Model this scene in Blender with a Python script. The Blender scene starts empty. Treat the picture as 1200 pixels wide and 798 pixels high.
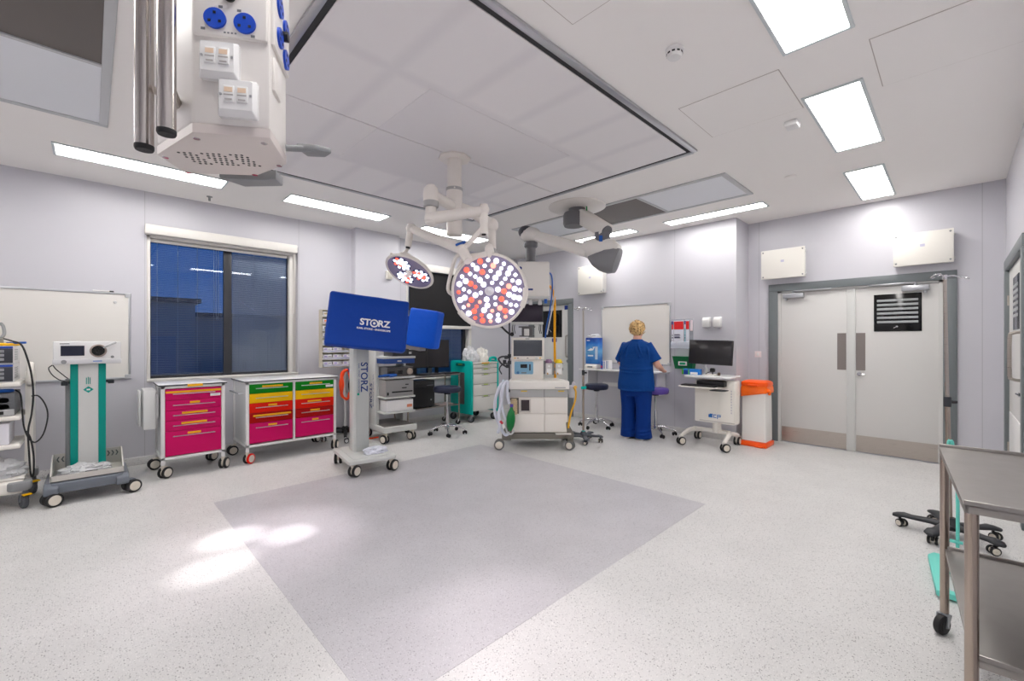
import bpy, bmesh, math, random
from mathutils import Vector, Matrix, noise
PI = math.pi
sc = bpy.context.scene
COL = sc.collection
random.seed(7)
rad = math.radians

# ---------------------------------------------------------------- materials
def lin(c):
    c = c/255.
    return c/12.92 if c <= .04045 else ((c+.055)/1.055)**2.4
def C3(c): return (lin(c[0]), lin(c[1]), lin(c[2]), 1)
_m = {}
def M(name, rgb=(200,200,200), rough=.5, metal=0., spec=.5, emit=None, es=1., alpha=1., trans=0., coat=0., bump=None, ior=1.45):
    if name in _m: return _m[name]
    m = bpy.data.materials.new(name); m.use_nodes = True
    p = m.node_tree.nodes['Principled BSDF']
    p.inputs['Base Color'].default_value = C3(rgb)
    p.inputs['Roughness'].default_value = rough
    p.inputs['Metallic'].default_value = metal
    p.inputs['Specular IOR Level'].default_value = spec
    p.inputs['IOR'].default_value = ior
    p.inputs['Alpha'].default_value = alpha
    p.inputs['Transmission Weight'].default_value = trans
    p.inputs['Coat Weight'].default_value = coat
    if emit:
        p.inputs['Emission Color'].default_value = C3(emit)
        p.inputs['Emission Strength'].default_value = es
    if bump:
        nt = m.node_tree
        tc = nt.nodes.new('ShaderNodeTexCoord'); n = nt.nodes.new('ShaderNodeTexNoise'); b = nt.nodes.new('ShaderNodeBump')
        n.inputs['Scale'].default_value = bump[0]; n.inputs['Detail'].default_value = 4
        b.inputs['Strength'].default_value = bump[1]; b.inputs['Distance'].default_value = bump[2] if len(bump) > 2 else .01
        nt.links.new(tc.outputs['Object'], n.inputs['Vector']); nt.links.new(n.outputs['Fac'], b.inputs['Height'])
        nt.links.new(b.outputs['Normal'], p.inputs['Normal'])
    _m[name] = m
    return m
def nodes(m):
    nt = m.node_tree
    def add(t, **k):
        n = nt.nodes.new(t)
        for a, v in k.items():
            if a in n.inputs: n.inputs[a].default_value = v
            else: setattr(n, a, v)
        return n
    return nt, add, nt.links.new, nt.nodes['Principled BSDF']
def speckle(name, base, dark, light, rough, strength=1.0):
    m = M(name, base, rough, spec=.35)
    nt, add, L, p = nodes(m)
    g = add('ShaderNodeNewGeometry')
    cur = None
    base_n = add('ShaderNodeTexNoise', Scale=3.0, Detail=3.0)
    L(g.outputs['Position'], base_n.inputs['Vector'])
    r0 = add('ShaderNodeValToRGB')
    r0.color_ramp.elements[0].position = .35; r0.color_ramp.elements[0].color = C3([v-3 for v in base])
    r0.color_ramp.elements[1].position = .65; r0.color_ramp.elements[1].color = C3([min(255, v+3) for v in base])
    L(base_n.outputs['Fac'], r0.inputs['Fac'])
    cur = r0.outputs['Color']
    for sc_, thr, col, fac in ((95., .26, dark, .85*strength), (180., .30, dark, .7*strength), (130., .26, light, .8*strength)):
        v = add('ShaderNodeTexVoronoi', Scale=sc_)
        L(g.outputs['Position'], v.inputs['Vector'])
        w = add('ShaderNodeSeparateColor'); L(v.outputs['Color'], w.inputs['Color'])
        pick = add('ShaderNodeMath', operation='LESS_THAN'); pick.inputs[1].default_value = .30
        L(w.outputs['Red'], pick.inputs[0])
        near = add('ShaderNodeMath', operation='LESS_THAN'); near.inputs[1].default_value = thr
        L(v.outputs['Distance'], near.inputs[0])
        mu = add('ShaderNodeMath', operation='MULTIPLY'); L(pick.outputs[0], mu.inputs[0]); L(near.outputs[0], mu.inputs[1])
        m2 = add('ShaderNodeMath', operation='MULTIPLY'); L(mu.outputs[0], m2.inputs[0]); m2.inputs[1].default_value = fac
        mx = add('ShaderNodeMix', data_type='RGBA')
        L(m2.outputs[0], mx.inputs[0]); L(cur, mx.inputs[6]); mx.inputs[7].default_value = C3(col)
        cur = mx.outputs[2]
    L(cur, p.inputs['Base Color'])
    return m
def panelled(name, rgb, rough, seams_x=(), seams_y=(), dark=.90):
    """smooth wall cladding with fine vertical joints at the given world x / y positions"""
    m = M(name, rgb, rough, spec=.5)
    nt, add, L, p = nodes(m)
    g = add('ShaderNodeNewGeometry'); s = add('ShaderNodeSeparateXYZ'); L(g.outputs['Position'], s.inputs[0])
    acc = None
    for ax, vals in (('X', seams_x), ('Y', seams_y)):
        for v in vals:
            c = add('ShaderNodeMath', operation='COMPARE'); c.inputs[1].default_value = v; c.inputs[2].default_value = .0035
            L(s.outputs[ax], c.inputs[0])
            if acc is None: acc = c.outputs[0]
            else:
                a = add('ShaderNodeMath', operation='MAXIMUM'); L(acc, a.inputs[0]); L(c.outputs[0], a.inputs[1]); acc = a.outputs[0]
    mx = add('ShaderNodeMix', data_type='RGBA'); mx.inputs[6].default_value = C3(rgb); mx.inputs[7].default_value = C3([v*dark for v in rgb])
    if acc is not None: L(acc, mx.inputs[0])
    else: mx.inputs[0].default_value = 0
    L(mx.outputs[2], p.inputs['Base Color'])
    return m
def brushed(name, rgb, rough=.32, scale=(1, 1, 60), amt=.10):
    m = M(name, rgb, rough, 1.0)
    nt, add, L, p = nodes(m)
    tc = add('ShaderNodeTexCoord'); mp = add('ShaderNodeMapping'); mp.inputs['Scale'].default_value = scale
    n = add('ShaderNodeTexNoise', Scale=6.0, Detail=5.0)
    L(tc.outputs['Object'], mp.inputs['Vector']); L(mp.outputs['Vector'], n.inputs['Vector'])
    mr = add('ShaderNodeMapRange'); mr.inputs['To Min'].default_value = rough-amt; mr.inputs['To Max'].default_value = rough+amt
    L(n.outputs['Fac'], mr.inputs['Value']); L(mr.outputs['Result'], p.inputs['Roughness'])
    return m

WALL = panelled('wall_cladding', (203,202,209), .30, seams_x=(.445, 2.10, -.9, 3.70), seams_y=(3.0, 4.80, 1.98, -.2))
CEIL = M('ceiling_paint', (246,243,240), .65)
FLOOR = speckle('floor_vinyl', (211,210,209), (104,102,104), (245,244,242), .38)
INLAY = speckle('floor_vinyl_grey', (190,188,192), (128,125,130), (224,222,225), .36)
WHITE = M('white_paint', (232,231,230), .35)
WHITEG = M('white_gloss', (236,236,236), .18)
CREAM = M('cream_plastic', (238,234,227), .35)
CREAM2 = M('warm_grey_plastic', (206,202,196), .4)
LIGHTGREY = M('light_grey_paint', (206,207,205), .35)
MIDGREY = M('mid_grey_plastic', (140,142,144), .4)
DARKGREY = M('dark_grey_plastic', (84,86,89), .4)
SLATE = M('slate_grey_plastic', (112,118,128), .35)
CHARCOAL = M('charcoal_plastic', (52,55,61), .45)
BLACK = M('black_plastic', (22,22,24), .38)
RUBBER = M('black_rubber', (34,34,36), .6)
GREYRUB = M('grey_rubber', (88,91,98), .55)
HUB = M('caster_hub', (222,214,201), .35)
SCREEN = M('dark_screen', (24,23,26), .16)
SCREENB = M('navy_screen', (38,42,58), .15)
SCREENP = M('purple_dark_screen', (46,38,52), .15)
SCREENG = M('grey_screen', (78,82,90), .2)
STEEL = brushed('brushed_steel', (186,178,170), .30)
STEELW = brushed('warm_brushed_steel', (176,162,150), .22, (60, 1, 1))
STEELTOP = brushed('worn_steel_sheet', (160,156,152), .42, (2, 2, 2), .10)
CHROME = M('chrome', (215,215,218), .10, 1.0)
ALU = M('anodised_aluminium', (190,192,196), .32, .9)
DOORFRAME = M('grey_door_frame', (112,118,121), .4)
DOORLEAF = M('pale_grey_door', (212,211,209), .42)
TEAL = M('teal_plastic', (0,146,134), .4, spec=.25)
TEALB = M('turquoise_plastic', (4,184,172), .4, spec=.25)
TURQ = M('pale_turquoise', (110,214,200), .4)
MAGENTA = M('magenta_front', (206,8,98), .36, spec=.22)
GREEN = M('green_front', (0,128,18), .36, spec=.22)
YELLOW = M('yellow_front', (248,192,0), .36, spec=.22)
RED = M('red_front', (226,26,4), .36, spec=.22)
DRED = M('dark_red_front', (172,2,4), .36, spec=.22)
LABELY = M('amber_label', (246,182,0), .45)
LABELW = M('white_label', (238,238,238), .5)
LABELG = M('grey_print', (120,122,128), .6)
BLUECOVER = M('blue_vinyl_cover', (0,62,160), .5, spec=.3, bump=(5., .35, .03))
BLUECOVER2 = M('bright_blue_vinyl_cover', (0,88,214), .5, spec=.3, bump=(6., .4, .03))
LOGOBLUE = M('logo_blue', (24,56,120), .4)
LOGOWHITE = M('logo_white', (240,242,246), .4)
NAVY = M('navy_upholstery', (36,42,66), .4)
PURPLE = M('purple_upholstery', (96,74,166), .4)
ORANGE = M('orange_plastic', (255,92,12), .35)
ORANGEBAG = M('orange_bag', (255,110,20), .3, bump=(18., .8, .02))
CABLEO = M('orange_cable', (255,82,30), .4)
BLUE = M('blue_plastic', (20,88,176), .4)
SOCKETBLUE = M('socket_blue', (20,72,190), .3)
SIGNBLUE = M('sign_blue', (20,50,140), .4)
HOSEY = M('yellow_hose', (246,172,10), .4)
PLASTIC = M('clear_bag_plastic', (232,233,236), .22, alpha=.72, bump=(30., .7, .02))
CLEAR = M('clear_plastic', (228,232,240), .12, alpha=.35)
FROST = M('frosted_plastic', (232,234,238), .3, alpha=.75)
LINEN = M('white_linen', (236,234,228), .7, bump=(20., .6, .02))
SCRUB = M('navy_scrub_cloth', (8,64,134), .75, spec=.2, bump=(7., .6, .03))
SCRUBT = M('scrub_trouser_cloth', (6,52,128), .75, spec=.2, bump=(7., .6, .03))
SKIN = M('skin', (226,172,150), .5)
HAIR = M('blonde_hair', (222,186,120), .5, bump=(70., .6, .01))
def _hair():
    nt, add, L, p = nodes(HAIR)
    tc = add('ShaderNodeTexCoord'); n = add('ShaderNodeTexNoise', Scale=38.0, Detail=4.0); r = add('ShaderNodeValToRGB')
    L(tc.outputs['Object'], n.inputs['Vector']); L(n.outputs['Fac'], r.inputs['Fac'])
    r.color_ramp.elements[0].position = .36; r.color_ramp.elements[0].color = C3((150,108,56)); r.color_ramp.elements[1].position = .58; r.color_ramp.elements[1].color = C3((240,206,146))
    L(r.outputs['Color'], p.inputs['Base Color'])
_hair()
DIFFUSER_CANOPY = M('canopy_screen', (212,211,214), .6)
GRILLE = M('dark_filter_mesh', (92,86,82), .6)
CARDB = M('carton_white', (226,224,226), .55)
LILAC = M('carton_lilac', (176,164,206), .55)
CARTO = M('carton_orange', (228,140,104), .55)
CARDT = M('carton_tan', (176,160,128), .6)
def lamp(name, rgb, s):
    return M(name, (240,240,240), .4, emit=rgb, es=s)

# ---------------------------------------------------------------- mesh building
class B:
    def __init__(s): s.bm = bmesh.new()
    def merge(s, b2, mat=None, mi=0):
        if mat is not None: b2.transform(mat)
        for f in b2.faces: f.material_index = mi
        t = bpy.data.meshes.new('t'); b2.to_mesh(t); b2.free()
        s.bm.from_mesh(t); bpy.data.meshes.remove(t)
        return s
    def box(s, x0, x1, y0, y1, z0, z1, bev=0, mi=0, mat=None, seg=2):
        b = bmesh.new(); bmesh.ops.create_cube(b, size=1)
        for v in b.verts:
            v.co = Vector(((x0+x1)/2+v.co.x*(x1-x0), (y0+y1)/2+v.co.y*(y1-y0), (z0+z1)/2+v.co.z*(z1-z0)))
        if bev > 0:
            bev = min(bev, .49*min(abs(x1-x0), abs(y1-y0), abs(z1-z0)))
            bmesh.ops.bevel(b, geom=b.edges[:], offset=bev, segments=seg, profile=.5, affect='EDGES')
        return s.merge(b, mat, mi)
    def cyl(s, p0, p1, r0, r1=None, seg=20, mi=0, mat=None):
        if r1 is None: r1 = r0
        p0, p1 = Vector(p0), Vector(p1); d = p1-p0
        b = bmesh.new()
        bmesh.ops.create_cone(b, cap_ends=True, segments=seg, radius1=r0, radius2=r1, depth=d.length)
        q = Vector((0, 0, 1)).rotation_difference(d.normalized()).to_matrix().to_4x4()
        b.transform(Matrix.Translation((p0+p1)/2) @ q)
        return s.merge(b, mat, mi)
    def tube(s, pts, r, seg=8, sub=5, mi=0, smooth=True, rs=None):
        P = [Vector(p) for p in pts]
        if smooth and len(P) > 2:
            Q = []; R = []
            for i in range(len(P)-1):
                a = P[i-1] if i else P[0]*2-P[1]
                b_, c = P[i], P[i+1]
                d = P[i+2] if i+2 < len(P) else P[-1]*2-P[-2]
                for k in range(sub):
                    t = k/sub
                    Q.append(.5*((2*b_)+(-a+c)*t+(2*a-5*b_+4*c-d)*t*t+(-a+3*b_-3*c+d)*t**3))
                    if rs: R.append(rs[i]*(1-t)+rs[i+1]*t)
            Q.append(P[-1])
            if rs: R.append(rs[-1])
        else:
            Q = P; R = list(rs) if rs else None
        rings = []
        up = None
        for i, q in enumerate(Q):
            t = (Q[min(i+1, len(Q)-1)]-Q[max(i-1, 0)]).normalized()
            if up is None:
                up = Vector((0, 0, 1)) if abs(t.z) < .9 else Vector((1, 0, 0))
            n = (up-t*up.dot(t)).normalized(); up = n
            bb = t.cross(n)
            rr = R[i] if R else r
            rings.append([q+rr*(math.cos(2*PI*k/seg)*n+math.sin(2*PI*k/seg)*bb) for k in range(seg)])
        return s.loft(rings, mi)
    def loft(s, rings, mi=0, cap=True, closed=True):
        bm = s.bm; vs = [[bm.verts.new(p) for p in r] for r in rings]
        n = len(rings[0])
        for a, b in zip(vs, vs[1:]):
            for k in range(n if closed else n-1):
                f = bm.faces.new((a[k], a[(k+1) % n], b[(k+1) % n], b[k])); f.material_index = mi
        if cap and closed:
            for r in (vs[0][::-1], vs[-1]):
                try:
                    f = bm.faces.new(r); f.material_index = mi
                except ValueError: pass
        return s
    def lathe(s, prof, o=(0, 0, 0), axis=(0, 0, 1), seg=24, mi=0, mat=None):
        """prof: (r, h) pairs along axis"""
        b = B()
        q = Vector((0, 0, 1)).rotation_difference(Vector(axis).normalized()).to_matrix().to_4x4()
        rings = [[Vector((max(r, 1e-4)*math.cos(2*PI*k/seg), max(r, 1e-4)*math.sin(2*PI*k/seg), h)) for k in range(seg)] for r, h in prof]
        b.loft(rings, cap=False)
        T = Matrix.Translation(o) @ q
        return s.merge(b.bm, (mat @ T) if mat is not None else T, mi)
    def prism(s, poly, z0, z1, mat=None, mi=0, bev=0):
        b = bmesh.new()
        lo = [b.verts.new((x, y, z0)) for x, y in poly]; hi = [b.verts.new((x, y, z1)) for x, y in poly]
        n = len(poly)
        b.faces.new(lo[::-1]); b.faces.new(hi)
        for k in range(n): b.faces.new((lo[k], lo[(k+1) % n], hi[(k+1) % n], hi[k]))
        bmesh.ops.recalc_face_normals(b, faces=b.faces[:])
        if bev: bmesh.ops.bevel(b, geom=[e for e in b.edges], offset=bev, segments=2, profile=.5, affect='EDGES')
        return s.merge(b, mat, mi)
    def ball(s, c, rx, ry=None, rz=None, u=16, v=10, mi=0, mat=None):
        ry = ry or rx; rz = rz or rx
        b = bmesh.new(); bmesh.ops.create_uvsphere(b, u_segments=u, v_segments=v, radius=1)
        b.transform(Matrix.Translation(c) @ Matrix.Diagonal((rx, ry, rz, 1)))
        return s.merge(b, mat, mi)
    def move(s, mat): s.bm.transform(mat); return s
def rrect(w, h, r, n=4, cx=0, cy=0):
    out = []
    for sx, sy, a0 in ((1, 1, 0), (-1, 1, 90), (-1, -1, 180), (1, -1, 270)):
        for k in range(n+1):
            a = rad(a0+90*k/n)
            out.append((cx+sx*(w/2-r)+r*math.cos(a), cy+sy*(h/2-r)+r*math.sin(a)))
    return out
XZ = Matrix(((1, 0, 0, 0), (0, 0, -1, 0), (0, 1, 0, 0), (0, 0, 0, 1)))   # (x, y, z) of a prism -> (x, -z, y): drawn on a front facing -y
YZ = Matrix(((0, 0, 1, 0), (1, 0, 0, 0), (0, 1, 0, 0), (0, 0, 0, 1)))    # (x, y, z) -> (z, x, y): drawn in the y-z plane
def finish(me, bm, ang=38):
    bmesh.ops.recalc_face_normals(bm, faces=bm.faces[:])
    a = rad(ang)
    for f in bm.faces: f.smooth = True
    for e in bm.edges:
        if len(e.link_faces) == 2 and e.calc_face_angle(0) > a: e.smooth = False
    bm.to_mesh(me); bm.free()
def obj(name, b, mats, parent=None, loc=None, rot=None, ang=38, label=None):
    me = bpy.data.meshes.new(name)
    finish(me, b.bm, ang)
    for m in (mats if isinstance(mats, (list, tuple)) else [mats]): me.materials.append(m)
    return link(name, me, parent, loc, rot, label)
def link(name, me, parent=None, loc=None, rot=None, label=None):
    o = bpy.data.objects.new(name, me); COL.objects.link(o)
    if parent is not None: o.parent = parent
    if loc is not None: o.location = loc
    if rot is not None: o.rotation_euler = rot
    if label: o['label'] = label
    return o
def tag(o, label, cat, group=None, kind=None):
    o['label'] = label; o['category'] = cat
    if group: o['group'] = group
    if kind: o['kind'] = kind
    return o
def thing(name, label, cat, loc=(0, 0, 0), rz=0, group=None):
    o = bpy.data.objects.new(name, None); COL.objects.link(o)
    o.empty_display_size = .1
    o.location = loc; o.rotation_euler = (0, 0, rz)
    return tag(o, label, cat, group)
def struct(name, b, mats, parent=None, label=None, ang=38):
    o = obj(name, b, mats, parent, ang=ang)
    if parent is None:
        o['kind'] = 'structure'
        if label: o['label'] = label
    return o
def sroot(name, loc=(0, 0, 0), rz=0, label=None):
    o = bpy.data.objects.new(name, None); COL.objects.link(o); o.location = loc; o.rotation_euler = (0, 0, rz); o['kind'] = 'structure'
    if label: o['label'] = label
    return o
def dup(root, loc, rz=None, label=None, group=None):
    r = root.copy(); COL.objects.link(r); r.location = loc
    if rz is not None: r.rotation_euler = (0, 0, rz)
    if label: r['label'] = label
    if group: r['group'] = group
    for ch in list(root.children):
        c = ch.copy(); COL.objects.link(c); c.parent = r
        for g in list(ch.children):
            d = g.copy(); COL.objects.link(d); d.parent = c
    return r
def text(name, s, size, mat, parent, loc, rot, ext=.0006, align='CENTER', sx=1.0, bold=0.0):
    cu = bpy.data.curves.new('t', 'FONT'); cu.body = s; cu.size = size; cu.extrude = ext
    cu.align_x = align; cu.align_y = 'CENTER'; cu.resolution_u = 3; cu.offset = bold
    o = bpy.data.objects.new('t', cu); COL.objects.link(o)
    me = bpy.data.meshes.new_from_object(o)
    bpy.data.objects.remove(o); bpy.data.curves.remove(cu)
    me.name = name
    if sx != 1: me.transform(Matrix.Diagonal((sx, 1, 1, 1)))
    me.materials.clear(); me.materials.append(mat)
    return link(name, me, parent, loc, rot)
FRONT = (PI/2, 0, 0)           # text read from -y

_cm = {}
def wheel_mesh(r, w, tyre, hub):
    k = ('w', r, w, tyre.name, hub.name)
    if k not in _cm:
        b = B()
        e = min(.006, w*.25)
        b.lathe([(r*.70, -w/2), (r-e, -w/2), (r, -w/2+e), (r, w/2-e), (r-e, w/2), (r*.70, w/2)], axis=(1, 0, 0), seg=24, mi=0)
        b.lathe([(.001, -w/2-.003), (r*.66, -w/2-.003), (r*.74, -w/2+.001), (r*.74, w/2-.001), (r*.66, w/2+.003), (.001, w/2+.003)], axis=(1, 0, 0), seg=24, mi=1)
        me = bpy.data.meshes.new('wheel'); finish(me, b.bm)
        me.materials.append(tyre); me.materials.append(hub); _cm[k] = me
    return _cm[k]
def caster(parent, x, y, r=.055, w=.026, yaw=0., top=None, tyre=None, hub=None, fork=None, twin=True, brake=None, tyre2=None):
    tyre = tyre or RUBBER; hub = hub or HUB; fork = fork or CREAM2
    top = top or r*2.35
    gap = .012 if twin else .0
    k = ('c', r, w, top, fork.name, twin, brake.name if brake else '')
    if k not in _cm:
        b = B()
        b.cyl((0, 0, r*1.7), (0, 0, top), r*.26, seg=14)
        if twin:
            b.box(-gap*.8, gap*.8, -r*.15, r*.95, r*.75, r*1.75, .005)
            b.cyl((-w-gap, r*.45, r), (w+gap, r*.45, r), r*.16, seg=12)
            b.box(-w*.7, w*.7, -r*.3, r*.75, r*1.95, r*2.12, .005)
            b.box(-gap*.9, gap*.9, -r*.1, r*.5, r*1.6, r*2.1, .003)
        else:
            for sx in (-1, 1): b.prism([(-r*.25, r*2.05), (r*.35, r*2.05), (r*.62, r*.85), (r*.3, r*.85)], -.0025, .0025, Matrix.Translation((sx*(w/2+.006), 0, 0)) @ YZ)
            b.box(-w/2-.008, w/2+.008, -r*.3, r*.4, r*2.0, r*2.12, .003)
            b.cyl((-w/2-.012, r*.45, r), (w/2+.012, r*.45, r), r*.14, seg=12)
        if brake: b.box(-w*.8, w*.8, -r*1.0, -r*.25, r*1.9, r*2.1, .006, mi=1)
        me = bpy.data.meshes.new('caster'); finish(me, b.bm); me.materials.append(fork); me.materials.append(brake or fork); _cm[k] = me
    c = link('caster', _cm[k], parent, (x, y, 0), (0, 0, yaw))
    for sx in ((-1, 1) if twin else (0,)):
        ty = tyre2 if (tyre2 and sx == 1) else tyre
        link('wheel', wheel_mesh(r, w, ty, hub), c, (sx*(w/2+gap), r*.45, r), None)
    return c
def bar_handle(b, x0, x1, y, z, r=.005, out=.025, mi=0):
    b.cyl((x0-.012, y-out, z), (x1+.012, y-out, z), r, seg=10, mi=mi)
    for x in (x0, x1): b.cyl((x, y-out, z), (x, y, z), r*.9, seg=8, mi=mi)
def crumple(c, rx, ry, rz, seed, amp=.3, freq=3., u=28, v=18, flat=True):
    """a crumpled bag or cloth lump resting on its own base at z = c.z"""
    b = B(); bm = bmesh.new(); bmesh.ops.create_uvsphere(bm, u_segments=u, v_segments=v, radius=1)
    o = Vector((seed*3.1, seed*1.7, seed*.9))
    for vv in bm.verts:
        n = vv.co.normalized()
        d = 1+amp*noise.noise(n*freq+o)+amp*.5*noise.noise(n*freq*2.3+o)
        p = n*d
        if flat: p.z = max(p.z, -.35)
        vv.co = Vector((c[0]+p.x*rx, c[1]+p.y*ry, c[2]+(p.z+(.35 if flat else 1))*rz))
    return b.merge(bm)
def box_screen(parent, w, h, d, z, body, scr, bezel=.012, y=0):
    """monitor head: body box with a screen set in its front (front faces -y), centre height z"""
    obj('housing', B().box(-w/2, w/2, y, y+d, z-h/2, z+h/2, .008), body, parent)
    obj('screen', B().box(-w/2+bezel, w/2-bezel, y-.0015, y+.004, z-h/2+bezel*1.3, z+h/2-bezel), scr, parent)

# camera frame: the room was measured from this standpoint
CAM = Vector((0, 0, 1.4)); FX, FY, FL = .698, .716, 507.
def at(px, py, d):
    l = (px-600)/FL
    return Vector(((FX+FY*l)*d, (FY-FX*l)*d, 1.4-(py-399.5)/FL*d))

# ================================================================ the room
CZ = 3.107                       # ceiling height
XW, YW, YR, XB = 6.40, 6.45, -.37, -1.75   # whiteboard wall, window wall, right wall, wall behind the camera
XD = 6.90                        # double-door wall
def wallseg(b, ax, c0, c1, a0, a1, z0, z1, holes=()):
    def bx(p0, p1, q0, q1):
        if p1-p0 < 1e-4 or q1-q0 < 1e-4: return
        if ax == 'x': b.box(p0, p1, c0, c1, q0, q1)
        else: b.box(c0, c1, p0, p1, q0, q1)
    cur = a0
    for h0, h1, g0, g1 in sorted(holes):
        bx(cur, h0, z0, z1); bx(h0, h1, z0, g0); bx(h0, h1, g1, z1); cur = h1
    bx(cur, a1, z0, z1)
    return b
struct('floor', B().box(XB-.2, 7.6, YR-.2, YW+.2, -.1, 0), FLOOR, label='pale grey speckled vinyl floor')
struct('trim_1', B().box(.765, 3.78, 1.50, 4.485, 0, .0012), INLAY, label='square of darker grey speckled vinyl let into the floor')
struct('ceiling', B().box(XB-.2, 7.6, YR-.2, YW+.2, CZ, CZ+.12), CEIL, label='smooth white ceiling')
W1 = (.46, 2.09, .93, 2.71); W2 = (3.80, 5.20, .72, 2.71)
struct('wall_left', wallseg(B(), 'x', YW, YW+.2, XB-.2, XW+.2, 0, CZ, (W1, W2)), WALL, label='lavender grey wall with the two windows')
struct('wall_left_pier', B().box(2.86, 3.585, YW-.14, YW, 0, CZ), WALL, label='shallow pier standing out of the window wall')
b = wallseg(B(), 'y', XW, XW+.15, 2.12, YW+.2, 0, CZ, ((5.04, 5.96, 0, 2.10),))
b.box(XW+.15, XD+.05, 2.12, 2.27, 0, CZ)
struct('wall_back', b, WALL, label='pale wall with the whiteboard and the narrow door')
struct('wall_right', wallseg(B(), 'y', XD, XD+.2, YR-.2, 2.12, 0, CZ, ((.10, 1.74, 0, 2.10),)), WALL, label='wall holding the double doors')
struct('wall_front', wallseg(B(), 'x', YR-.2, YR, XB-.2, 7.1, 0, CZ, ((5.035, 6.525, 0, 2.10),)), WALL, label='wall along the right edge with a side door')
struct('wall_rear', B().box(XB-.2, XB, YR, YW, 0, CZ), WALL, label='wall behind the viewpoint')
def skirt(name, boxes):
    b = B()
    for x0, x1, y0, y1 in boxes: b.box(x0, x1, y0, y1, 0, .09, .004)
    struct(name, b, FLOOR)
skirt('baseboard_left', ((XB, 2.86, YW-.012, YW), (2.848, 3.597, YW-.152, YW-.14), (2.848, 2.86, YW-.14, YW), (3.585, 3.597, YW-.14, YW), (3.597, XW, YW-.012, YW)))
skirt('baseboard_back', ((XW-.012, XW, 2.108, 4.93), (XW-.012, XW, 6.07, YW-.012), (XW-.012, XD, 2.108, 2.12)))
skirt('baseboard_right', ((XD-.012, XD, YR, -.02), (XD-.012, XD, 1.86, 2.108)))
skirt('baseboard_front', ((XB, 4.92, YR, YR+.012), (6.64, XD-.012, YR, YR+.012)))

# ---------------------------------------------------------------- windows
def glass_mat():
    m = bpy.data.materials.new('window_glass'); m.use_nodes = True
    nt = m.node_tree; nt.nodes.clear()
    out = nt.nodes.new('ShaderNodeOutputMaterial'); mix = nt.nodes.new('ShaderNodeMixShader')
    t = nt.nodes.new('ShaderNodeBsdfTransparent'); g = nt.nodes.new('ShaderNodeBsdfGlossy'); lw = nt.nodes.new('ShaderNodeFresnel')
    t.inputs['Color'].default_value = (.86, .90, .95, 1); g.inputs['Roughness'].default_value = .01; lw.inputs['IOR'].default_value = 1.5
    nt.links.new(lw.outputs[0], mix.inputs[0]); nt.links.new(t.outputs[0], mix.inputs[1]); nt.links.new(g.outputs[0], mix.inputs[2])
    nt.links.new(mix.outputs[0], out.inputs[0])
    return m
GLASS = glass_mat()
WINWHITE = M('window_white', (226,223,218), .35)
WINDARK = M('window_mullion', (52,53,58), .4)
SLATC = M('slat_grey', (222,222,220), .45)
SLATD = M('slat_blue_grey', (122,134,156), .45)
yo = YW+.12
def slats(x0, x1, z0, z1, y, tilt, pitch=.021, depth=.022):
    b = B(); n = int((z1-z0)/pitch); c, s = math.cos(tilt)*depth/2, math.sin(tilt)*depth/2
    for i in range(n):
        z = z0+(i+.5)*pitch
        q = [(y-c, z-s), (y-c*.3, z-s*.3+.0015), (y+c*.3, z+s*.3+.0015), (y+c, z+s)]
        for a, e in zip(q, q[1:]):
            vs = [b.bm.verts.new(p) for p in ((x0, a[0], a[1]), (x1, a[0], a[1]), (x1, e[0], e[1]), (x0, e[0], e[1]))]
            b.bm.faces.new(vs)
    return b
# large two-light window on the left
w = sroot('window_1', (0, 0, 0), label='wide window with dark mullion left of centre')
b = B()
b.box(W1[0], W1[0]+.035, YW+.02, yo+.05, W1[2], W1[3], .004); b.box(W1[1]-.10, W1[1]-.06, YW+.04, yo+.05, W1[2], W1[3], .004)
b.box(W1[0], W1[1]-.06, YW+.02, yo+.05, W1[3]-.12, W1[3], .004); b.box(W1[1]-.07, W1[1], yo-.02, yo+.05, W1[2], W1[3]); b.box(W1[0], W1[1], YW-.02, yo+.05, W1[2], W1[2]+.03, .006)
obj('window_frame', b, WINWHITE, w)
gx0, gx1, gz0, gz1 = W1[0]+.035, W1[1]-.10, W1[2]+.03, W1[3]-.12
b = B(); b.box(1.225, 1.315, yo-.025, yo+.04, gz0, gz1, .004); b.box(gx0, gx1, yo-.01, yo+.03, gz0, gz0+.03); b.box(gx0, gx0+.012, yo-.005, yo+.03, gz0, gz1); b.box(gx1-.012, gx1, yo-.005, yo+.03, gz0, gz1); b.box(gx0, gx1, yo-.005, yo+.03, gz1-.012, gz1)
obj('mullion', b, WINDARK, w)
obj('glass_pane', B().box(gx0, 1.225, yo-.004, yo, gz0, gz1), GLASS, w)
obj('glass_pane', B().box(1.315, gx1, yo-.004, yo, gz0, gz1), GLASS, w)
def venetian(name, x0, x1, z0, z1, tilt, label, mat, cords, wand=None):
    t = thing(name, label, 'blind', ((x0+x1)/2, yo+.03, z0))
    w_ = (x1-x0)/2
    obj('slats', slats(-w_+.008, w_-.008, .02, z1-z0-.03, 0, tilt), mat, t)
    obj('head_rail', B().box(-w_, w_, -.012, .012, z1-z0-.03, z1-z0), mat, t)
    b = B()
    for k in cords: b.cyl((-w_+k*2*w_, -.014, .02), (-w_+k*2*w_, -.014, z1-z0-.02), .0022, seg=6)
    obj('ladder_cord', b, WHITE, t)
    obj('bottom_rail', B().box(-w_+.006, w_-.006, -.011, .011, .004, .018, .003), mat, t)
    if wand: obj('pull_cord', B().tube([(wand-.012, -.02, z1-z0-.03), (wand-.012, -.02, .75), (wand, -.02, .72), (wand+.012, -.02, .75), (wand+.012, -.02, z1-z0-.03)], .003, seg=6), WHITE, t)
    return t
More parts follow.
